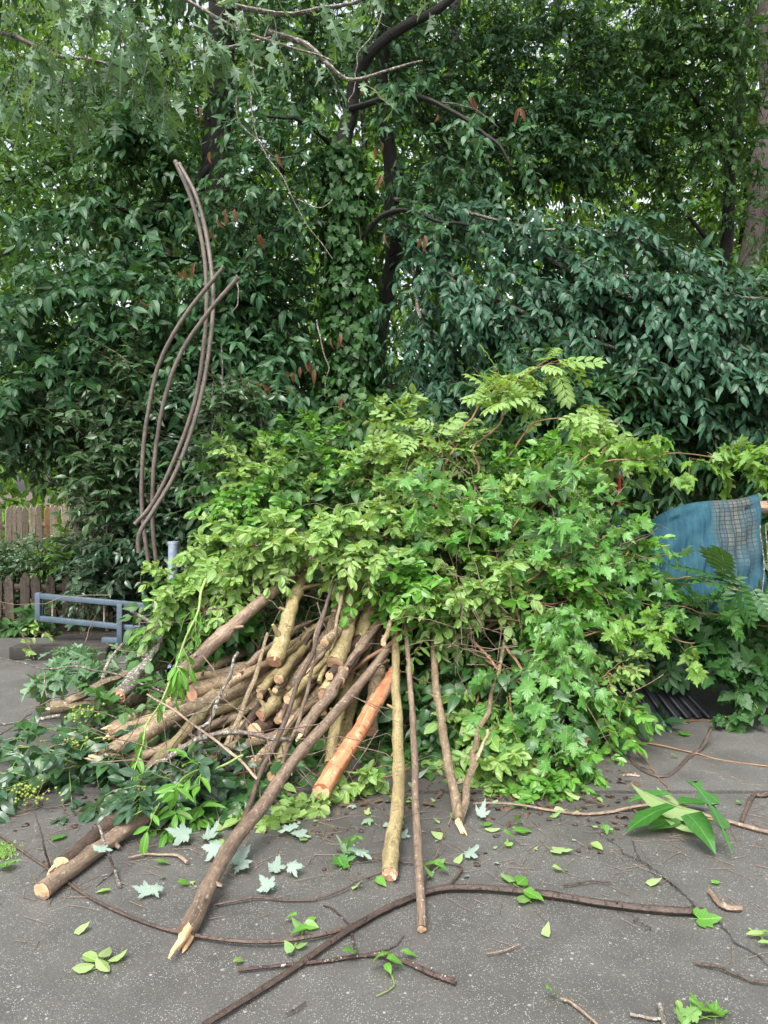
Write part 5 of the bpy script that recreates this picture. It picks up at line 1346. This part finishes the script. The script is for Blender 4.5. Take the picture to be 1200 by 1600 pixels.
# ================================================================== loose sticks and leaves on the concrete
def stick(label, path, r0, r1, bk='drk', name='stick', kids=None, cuts='', **kw):
    return pole(label, path, r0, r1, bk, name=name, cat='stick', kids=kids, cuts=cuts, wig=kw.pop('wig', .012), sides=7, stubs=kw.pop('stubs', 3), z=kw.pop('z', .014), **kw)


stick('long dark curved rod sweeping from the left edge past the split pole', [(-30, 1285), (60, 1345), (150, 1405), (270, 1455), (400, 1477), (500, 1465), (570, 1435), (640, 1402), (700, 1388)], .005, .0095, 'drk', wig=.003, n=60,
      kids=[([(78, 1356), (66, 1310, 3.15), (54, 1268, 3.2)], .005)])
stick('thick curved brown rod lying on the concrete with a kinked right end', [(318, 1602), (440, 1525), (540, 1455), (620, 1412), (700, 1388), (830, 1394), (950, 1412), (1040, 1422), (1098, 1424)], .010, .016, 'drk', wig=.003, n=70, cuts='e', z=.02)
stick('short lichen-flecked stick with a bend, low in the middle foreground', [(372, 1516), (450, 1508), (560, 1492), (600, 1493), (650, 1512), (712, 1534)], .005, .010, 'spo', wig=.01, kids=[([(560, 1492), (545, 1450), (528, 1425), (505, 1415)], .005), ([(560, 1493), (610, 1482), (632, 1462)], .004)])
stick('thin twig with one leaf at the bottom edge right of the middle', [(940, 1608), (915, 1585), (895, 1568), (876, 1560)], .004, .005, 'bro')
stick('straight thin twig at the lower right edge', [(1215, 1540), (1170, 1530), (1130, 1515), (1084, 1503)], .004, .005, 'drk')
stick('stubby dark broken twig just beyond the kinked rod end', [(1108, 1392), (1118, 1405), (1135, 1418), (1158, 1419)], .010, .012, 'bro', wig=.03)
stick('dark curved branch arching on the driveway below the slatted grate', [(965, 1150, 4.85), (985, 1185), (1010, 1208), (1045, 1212), (1080, 1190, 4.5), (1098, 1165, 4.6), (1110, 1140, 4.7)], .008, .011, 'drk', kids=[([(960, 1185), (990, 1196), (1025, 1205), (1070, 1195)], .007), ([(1085, 1188, 4.5), (1092, 1175, 4.55)], .006)])
stick('long thin reddish twig trailing right across the rear slab', [(860, 1165, 4.3), (960, 1158), (1050, 1170), (1130, 1186), (1215, 1200)], .006, .0035, 'red', n=40)
stick('crossing thin reddish twig on the rear slab', [(985, 1165), (1010, 1190), (1030, 1215), (1046, 1235)], .003, .003, 'red')
stick('long reddish branch holding the big torn leaves at the right', [(740, 1256), (840, 1262), (920, 1268), (1010, 1262), (1100, 1275), (1215, 1302)], .006, .010, 'bro', n=44, z=.02)
stick('forked dark twig rising at the right edge behind the big torn leaves', [(1158, 1284), (1175, 1268, 3.9), (1190, 1255, 3.9), (1215, 1236, 3.95)], .009, .012, 'drk')
stick('short flat bark scrap on the rear slab', [(972, 1212), (985, 1211), (1000, 1213)], .008, .008, 'bro', cuts='')
stick('small dark straight twig on the concrete right of the pink trunk cut', [(902, 1230), (918, 1224), (938, 1216)], .005, .004, 'drk')
stick('small dark twig lying at the toe of the pile above the joint', [(885, 1238), (915, 1248), (945, 1258)], .005, .004, 'drk')
stick('dry forked twig lying on the front log', [(155, 1290, 3.15), (165, 1320, 3.1), (178, 1360), (188, 1385)], .007, .006, 'gry', kids=[([(178, 1360), (165, 1372), (150, 1385)], .004), ([(183, 1375), (196, 1383)], .004)])
stick('pale peeled curved stick right of the front log', [(200, 1340), (235, 1335), (270, 1335), (293, 1348)], .004, .008, 'bro')
stick('bare twig reaching left from the bundle over the driveway', [(300, 1100, 4.6), (200, 1062, 4.7), (120, 1040, 4.75), (70, 1045, 4.8), (0, 1028, 4.9)], .008, .004, 'gry', kids=[([(70, 1046, 4.8), (70, 1075, 4.75), (74, 1090, 4.7)], .004)], n=30)
stick('lichen twig reaching the left edge below the far-left pale pole', [(95, 1118, 4.6), (50, 1125, 4.6), (20, 1130, 4.6), (-20, 1132, 4.6)], .010, .006, 'gry', rough=.15)
stick('long bare twig slanting down in front of the left bundle', [(230, 1085, 4.1), (300, 1130, 3.95), (360, 1175, 3.8), (402, 1218, 3.7)], .006, .008, 'bro')
stick('fine dark twig left of the middle on open concrete', [(330, 1415), (400, 1405), (470, 1402), (498, 1404), (560, 1380), (600, 1362)], .0045, .003, 'drk', n=30)
stick('thin twig beside the feet of the upright poles', [(580, 1340), (640, 1348), (720, 1352), (700, 1385)], .003, .005, 'drk')
stick('leafy thin twig standing between the thin pole and the broken pole', [(655, 1400), (680, 1340, 3.25), (700, 1290, 3.3), (720, 1240, 3.4)], .004, .003, 'drk')
stick('tiny dark twig in the lower left foreground', [(448, 1584), (465, 1575), (478, 1565)], .0035, .003, 'drk')
stick('faint thin twig right of the thin upright pole on open concrete', [(760, 1490), (785, 1486), (810, 1476)], .0035, .003, 'bro')
stick('small dark twig above the kinked rod', [(880, 1384), (915, 1378), (955, 1378)], .0035, .003, 'drk')
stick('thin branch tip at the left edge in front of the driveway slab', [(-20, 1165, 4.4), (20, 1135, 4.4), (50, 1115, 4.5)], .004, .003, 'drk')
tw = empty('pale_twig', 'pale broken twig lying at the bottom right corner', 'stick', G(1035, 1590) * (1, 1, 0))
for a, mm_ in (([(1030, 1570), (1034, 1585), (1040, 1605)], .008), ([(985, 1585), (1010, 1590), (1036, 1592)], .005)):
    m = MB(); m.tube(spline(pts(a, .012), 12, .02), mm_, 7, .08); m.build('stem', M['bark_grey'], tw)


def lying_leaf(px, py, kind, mat, size_px, ang, label, flip=False, tilt=.12, parent=None, name='fallen_leaf', group=None, z=.006, cat='leaf'):
    c = G(px, py, z); s = size_px / FPX * c[1] * (.8 if kind == 'maple' else 1.0)
    ax = norm(np.array((math.sin(ang), math.cos(ang), rng.normal(0, tilt * .4))))
    nm = np.array((rng.normal(0, tilt), rng.normal(0, tilt) - tilt, 1.0)) * (-1 if flip else 1)
    R = leaf_axes(ax, nm)
    var = int(rng.integers(0, len(TEMPL[kind])))
    v = TEMPL[kind][var][0] @ R.T * s
    base = c - ax * s * .45; base[2] = z - min(0, v[:, 2].min())
    o = bpy.data.objects.new(name, leaf_mesh(kind, var, M[mat])); C.objects.link(o)
    off = parent.location if parent else Vector((0, 0, 0))
    if parent: o.parent = parent; o.name = 'leaf'
    o.matrix_basis = Matrix([[*(R[r] * s), base[r] - off[r]] for r in range(3)] + [[0, 0, 0, 1]])
    if not parent: tag(o, label, cat, group)
    return o


def sprig(px, py, label, leaves_, kind, mat, stem=None, name='fallen_sprig', z=.008):
    th = empty(name, label, 'sprig', G(px, py) * (1, 1, 0))
    for lx, ly, s, a, fl in leaves_: lying_leaf(lx, ly, kind, mat, s, a, None, fl, .2, th, z=z + rng.uniform(0, .015))
    for st_ in ([stem] if stem and isinstance(stem[0], tuple) else (stem or [])):
        m = MB(); m.tube(spline(pts(st_, .008), 12, .02), np.linspace(.0035, .002, 12), 5); m.build('stem', M['stem_green'], th)
    return th


L1 = lying_leaf
sprig(152, 1505, 'pale yellow-green five-leaflet sprig on the concrete at the lower left', [(132, 1515, 34, -1.9, True), (143, 1498, 34, -1.1, False), (164, 1492, 34, .1, True), (182, 1498, 32, .9, True), (160, 1512, 36, 2.2, True)], 'privet', 'leaf_yellow', [(190, 1490), (170, 1505), (135, 1517)])
L1(127, 1455, 'broad', 'leaf_privet', 26, .9, 'single pale rounded leaf above the five-leaflet sprig', True)
L1(10, 1360, 'maple', 'leaf_maple', 42, 2.6, 'green maple leaf at the left edge of the concrete')
L1(372, 1506, 'privet', 'leaf_yellow', 20, .9, 'small yellow leaf at the left end of the lichen-flecked stick')
sprig(470, 1447, 'bright green sprig of small leaves beside the long dark rod in the middle', [(455, 1440, 22, -1.2, False), (467, 1450, 24, -1.0, True), (485, 1449, 26, 1.9, False), (487, 1437, 18, .7, False), (470, 1462, 28, -1.5, False), (470, 1479, 22, 1.3, True), (452, 1485, 24, -.5, True)], 'broad', 'leaf_bright', [(455, 1490), (468, 1465), (480, 1437)])
sprig(603, 1510, 'bright four-leaf sprig just below the bend of the lichen-flecked stick', [(590, 1512, 24, -1.3, False), (604, 1503, 26, .2, False), (616, 1512, 28, 1.5, False), (606, 1516, 20, 2.8, False)], 'broad', 'leaf_bright', [(606, 1512), (616, 1540), (588, 1556)])
L1(548, 1497, 'holly', 'leaf_bright', 34, .9, 'curled green leaf lying across the lichen-flecked stick', False, .5, z=.02)
L1(638, 1497, 'holly', 'leaf_bright', 28, 1.5, 'dark green leaf right of the lichen-flecked stick bend')
L1(853, 1460, 'broad', 'leaf_privet', 22, .4, 'single round pale leaf alone in the open concrete', True)
L1(1020, 1381, 'broad', 'leaf_privet', 26, 1.6, 'pale green leaf on the right beside the cracks', True)
L1(1106, 1440, 'ivy', 'leaf_bright', 40, 1.6, 'three-lobed green leaf just below the kinked rod end')
L1(1118, 1380, 'broad', 'leaf_bright', 18, 1.2, 'small green leaf above the stubby broken twig')
L1(862, 1563, 'broad', 'leaf_bright', 26, 1.0, 'green leaf at the end of the bottom-edge twig')
L1(1061, 1572, 'privet', 'leaf_yellow', 20, .1, 'small yellow leaf near the bottom right corner')
sprig(1095, 1590, 'dark green maple cluster cut by the bottom right edge', [(1100, 1588, 60, .9, False), (1075, 1592, 46, -.8, True), (1060, 1598, 40, -1.6, True), (1118, 1580, 46, .4, False)], 'maple', 'leaf_bright', [(1060, 1600), (1090, 1590), (1130, 1588)])
sprig(1190, 1465, 'small fern-like sprig at the right edge', [(1185, 1462, 34, -1.4, False), (1195, 1474, 26, 1.5, False), (1200, 1462, 30, 1.2, False)], 'laurel', 'leaf_privet', [(1170, 1450), (1190, 1465), (1200, 1475)])
# pale silver-backed maple leaves lying face down
for x, y, s, a, lab in ((330, 1340, 44, -1.3, 'silver-backed maple leaf lying left of the longest pole'), (374, 1345, 46, .5, 'silver-backed maple leaf touching the right side of the longest pole'), (380, 1360, 40, 2.4, 'silver-backed maple leaf at the lower right side of the longest pole'),
                        (432, 1358, 34, .3, 'silver-backed maple leaf right of the longest pole, middle of three'), (462, 1366, 34, 1.4, 'silver-backed maple leaf right of the longest pole, outermost of three'), (416, 1390, 36, -.6, 'silver-backed maple leaf lying lowest of the group of three'),
                        (224, 1396, 34, -1.5, 'silver-backed maple leaf right of the front log end'), (246, 1399, 28, 1.2, 'smaller silver-backed maple leaf beside the one by the front log'), (280, 1315, 44, -1.4, 'silver-backed maple leaf by the bright laurel tuft'),
                        (738, 1336, 36, 1.3, 'silver-backed maple leaf right of the thin upright pole'), (752, 1276, 26, .3, 'silver-backed maple leaf near the broken foot'), (566, 1340, 44, .7, 'silver-backed maple leaf left of the ragged pole base'), (470, 1305, 40, .5, 'silver-backed maple leaf at the toe of the pile under the orange pole'),
                        (450, 1300, 40, -.8, 'silver-backed maple leaf half under the toe of the pile'), (330, 1310, 36, .9, 'silver-backed maple leaf above the pale peeled stick'), (160, 1330, 36, .2, 'silver-backed maple leaf resting on the front log')):
    L1(x, y, 'maple', 'leaf_silver', s, a, lab, True, .25, z=.012 if y != 1330 else .13)
sprig(545, 1345, 'green maple sprig on the concrete left of the ragged pole base', [(536, 1352, 44, 2.6, False), (552, 1338, 40, -.5, False), (540, 1332, 32, -1.2, True)], 'maple', 'leaf_maple', [(560, 1330), (545, 1345), (530, 1360)])
sprig(815, 1390, 'mixed green sprig under the thick curved rod', [(795, 1375, 30, -.8, True), (815, 1380, 36, .6, False), (832, 1402, 38, 2.2, False), (818, 1406, 34, -2.6, True)], 'broad', 'leaf_bright', [(790, 1370), (812, 1388), (830, 1410)])
sprig(680, 1360, 'small leafy sprig beside the foot of the thin upright pole', [(672, 1355, 22, -1.1, False), (686, 1350, 24, .9, True), (690, 1362, 20, 1.8, False), (668, 1368, 24, -1.7, True)], 'broad', 'leaf_bright', [(668, 1372), (680, 1358), (694, 1346)])
L1(716, 1346, 'broad', 'leaf_privet', 22, .7, 'pale leaf left of the silver-backed leaf by the thin pole', True)
L1(796, 1318, 'broad', 'leaf_bright', 22, 1.5, 'upper green leaf on open concrete right of the broken foot')
L1(815, 1302, 'holly', 'leaf_bright', 34, 1.3, 'shiny pointed green leaf right of the broken foot')
L1(768, 1297, 'privet', 'leaf_privet', 26, 1.5, 'pale paired leaf just right of the broken foot', True)
L1(877, 1332, 'ivy', 'leaf_privet', 32, 2.0, 'pale curled leaf below the joint line right of centre', True, .4)
L1(885, 1362, 'broad', 'leaf_bright', 12, .5, 'tiny bright leaf below the pale curled leaf')
L1(557, 1388, 'broad', 'leaf_privet', 20, 1.8, 'pale small leaf below the green maple sprig', True)
L1(252, 1350, 'holly', 'leaf_bright', 26, 1.5, 'bright oval leaf in the gap right of the front log', False)
L1(253, 1373, 'broad', 'leaf_bright', 14, .3, 'tiny round leaf right of the front log')
L1(286, 1385, 'privet', 'leaf_bright', 20, 1.2, 'small narrow leaf right of the silver pair by the log')
L1(160, 1394, 'privet', 'leaf_yellow', 24, 1.4, 'yellow-green leaf below the front log')
L1(92, 1310, 'broad', 'leaf_maple', 28, .6, 'green leaf on concrete left of the two logs')
L1(950, 1195, 'broad', 'leaf_yellow', 10, .4, 'tiny cream leaf on the rear slab')
L1(1054, 1186, 'broad', 'leaf_privet', 14, 1.3, 'small pale leaf inside the dark curved branch')
L1(1072, 1150, 'ivy', 'leaf_bright', 22, 1.4, 'green leaf just below the slatted grate on the rear slab')
L1(1155, 1257, 'privet', 'leaf_privet', 14, 1.2, 'small pale leaf near the rising dark twig')
# the big torn leaves
M['leaf_deep'] = leaf_mat('leaf_large_deep_green', (.030, .115, .018), (.050, .165, .028), (.20, .33, .10), .25, .30, .5)
bl = empty('big_leaf_spray', 'spray of very large torn glossy green leaves on the concrete at the right', 'leaves', G(1070, 1285) * (1, 1, 0))
for x, y, kind, mat, s, a, fl, z in ((1045, 1275, 'laurel', 'leaf_privet', 118, -1.5, True, .05), (1020, 1257, 'laurel', 'leaf_deep', 66, -1.4, False, .05), (1083, 1258, 'broad', 'leaf_deep', 58, 1.3, False, .07), (1022, 1298, 'holly', 'leaf_deep', 84, -1.7, False, .04),
                                 (1100, 1310, 'oak', 'leaf_deep', 86, 2.6, False, .06), (1072, 1297, 'laurel', 'leaf_privet', 60, -1.2, True, .03), (1052, 1254, 'laurel', 'leaf_yellow', 52, -.8, True, .06), (1090, 1318, 'broad', 'leaf_deep', 66, 2.9, False, .04), (1040, 1292, 'broad', 'leaf_deep', 60, -1.9, False, .03)):
    lying_leaf(x, y, kind, mat, s, a, None, fl, .14, bl, z=z * .6)
m = MB(); m.tube(spline(pts([(1140, 1288), (1110, 1280), (1080, 1278)], .03), 10), .006, 6); m.build('stem', M['bark_stem'], bl)

# scattered small leaflets: things of their own, alike
GRP = 'small leaflets littering the driveway'
k = 0
LM = [(505, 1240, 'the lower end of the orange pole'), (612, 1370, 'the ragged foot of the yellowish upright pole'), (659, 1450, 'the tip of the thin upright pole'), (720, 1300, 'the broken splintered foot'), (838, 1235, 'the pink trunk cut'), (400, 1290, 'the middle of the longest pole'), (285, 1462, 'the split pole end'),
      (260, 1300, 'the bright laurel tuft'), (920, 1285, 'the start of the cracks'), (450, 1320, 'the silver-backed leaves'), (815, 1390, 'the mixed sprig under the curved rod')]
tries = 0
while k < 90 and tries < 900:
    tries += 1
    x, y = rng.uniform(180, 960), rng.normal(1275, 45)
    if y < 1215 or y > 1430 or (x < 330 and y < 1330): continue
    kd = str(rng.choice(['broad', 'privet', 'broad', 'maple'])); mt = str(rng.choice(['leaf_yellow', 'leaf_bright', 'leaf_privet', 'leaf_maple', 'leaf_silver'])); big = rng.random() < .5
    lab = '%s %s %s loose leaf %s' % ('larger' if big else 'tiny', {'leaf_yellow': 'yellowish', 'leaf_bright': 'bright green', 'leaf_privet': 'pale green', 'leaf_maple': 'mid-green', 'leaf_silver': 'silvery'}[mt], {'broad': 'broad', 'privet': 'oval', 'maple': 'lobed'}[kd], beside(x, y, LM))
    if lab in SEEN: continue
    SEEN.add(lab)
    lying_leaf(x, y, kd, mt, rng.uniform(17, 25) if big else rng.uniform(8, 14), rng.uniform(0, 6.28), lab, mt == 'leaf_silver' or rng.random() < .4, .25, group=GRP, name='fallen_leaflet')
    k += 1

# ---- litter: crumbs of bark, twiglets, pine needles
lit = empty('twig_litter', None, None, (0, 3.8, 0)); tag(lit, kind='stuff')
n = 900
px = rng.uniform(-50, 1250, n); py = np.clip(rng.normal(1270, 75, n), 1120, 1600)
S = np.array([G(a, b, .006) for a, b in zip(px, py)]); an = rng.uniform(0, 6.28, n)
D = np.column_stack([np.cos(an), np.sin(an), np.zeros(n)])
paths = twig_paths(S, D, rng.uniform(.02, .16, n), 0, 4, .05); paths[..., 2] = .005 + .004 * rng.random(n)[:, None]
twig_mesh(lit, paths, .0017, M['bark_brown'], 'twiglets')
m = MB()
for a, b in zip(rng.uniform(-20, 1000, 220), np.clip(rng.normal(1245, 55, 220), 1130, 1590)):
    c = G(a, b, .005); s = rng.uniform(.003, .012); m.box(c, (s, s * rng.uniform(.4, 1), .003), None, s * .25)
tag(m.build('bark_crumbs', M['bark_dark'], lit, False), kind='stuff')
n = 700
px = rng.uniform(150, 1000, n); py = rng.normal(1225, 30, n)
keep = py > 1180
S = np.array([G(a, b, .012) for a, b in zip(px[keep], py[keep])])
M['leaf_rot'] = leaf_mat('leaf_rotting', (.05, .032, .022), (.12, .075, .05), (.09, .06, .045), .1, .6, .3, (1, 1, 1))
put_leaves(lit, 'broad', M['leaf_rot'], S, norm(np.column_stack([rng.normal(0, 1, (len(S), 2)), rng.normal(0, .1, len(S))])), rng.normal(0, .3, S.shape) + (0, 0, 1), rng.uniform(.02, .05, len(S)), 0, mass='dead_leaves')
# moss at the left edge of the slab
ms_ = empty('moss_patch', None, None, G(12, 1330) * (1, 1, 0)); tag(ms_, kind='stuff')
n = 900
pos = np.array([G(a, b, .01) for a, b in zip(rng.normal(-4, 14, n), rng.normal(1330, 6, n))])
put_leaves(ms_, 'far', M['leaf_privet'], pos, norm(rng.normal(0, .6, (n, 3)) + (0, 0, .7)), rng.normal(0, 1, (n, 3)), rng.uniform(.008, .018, n), 0, mass='moss')
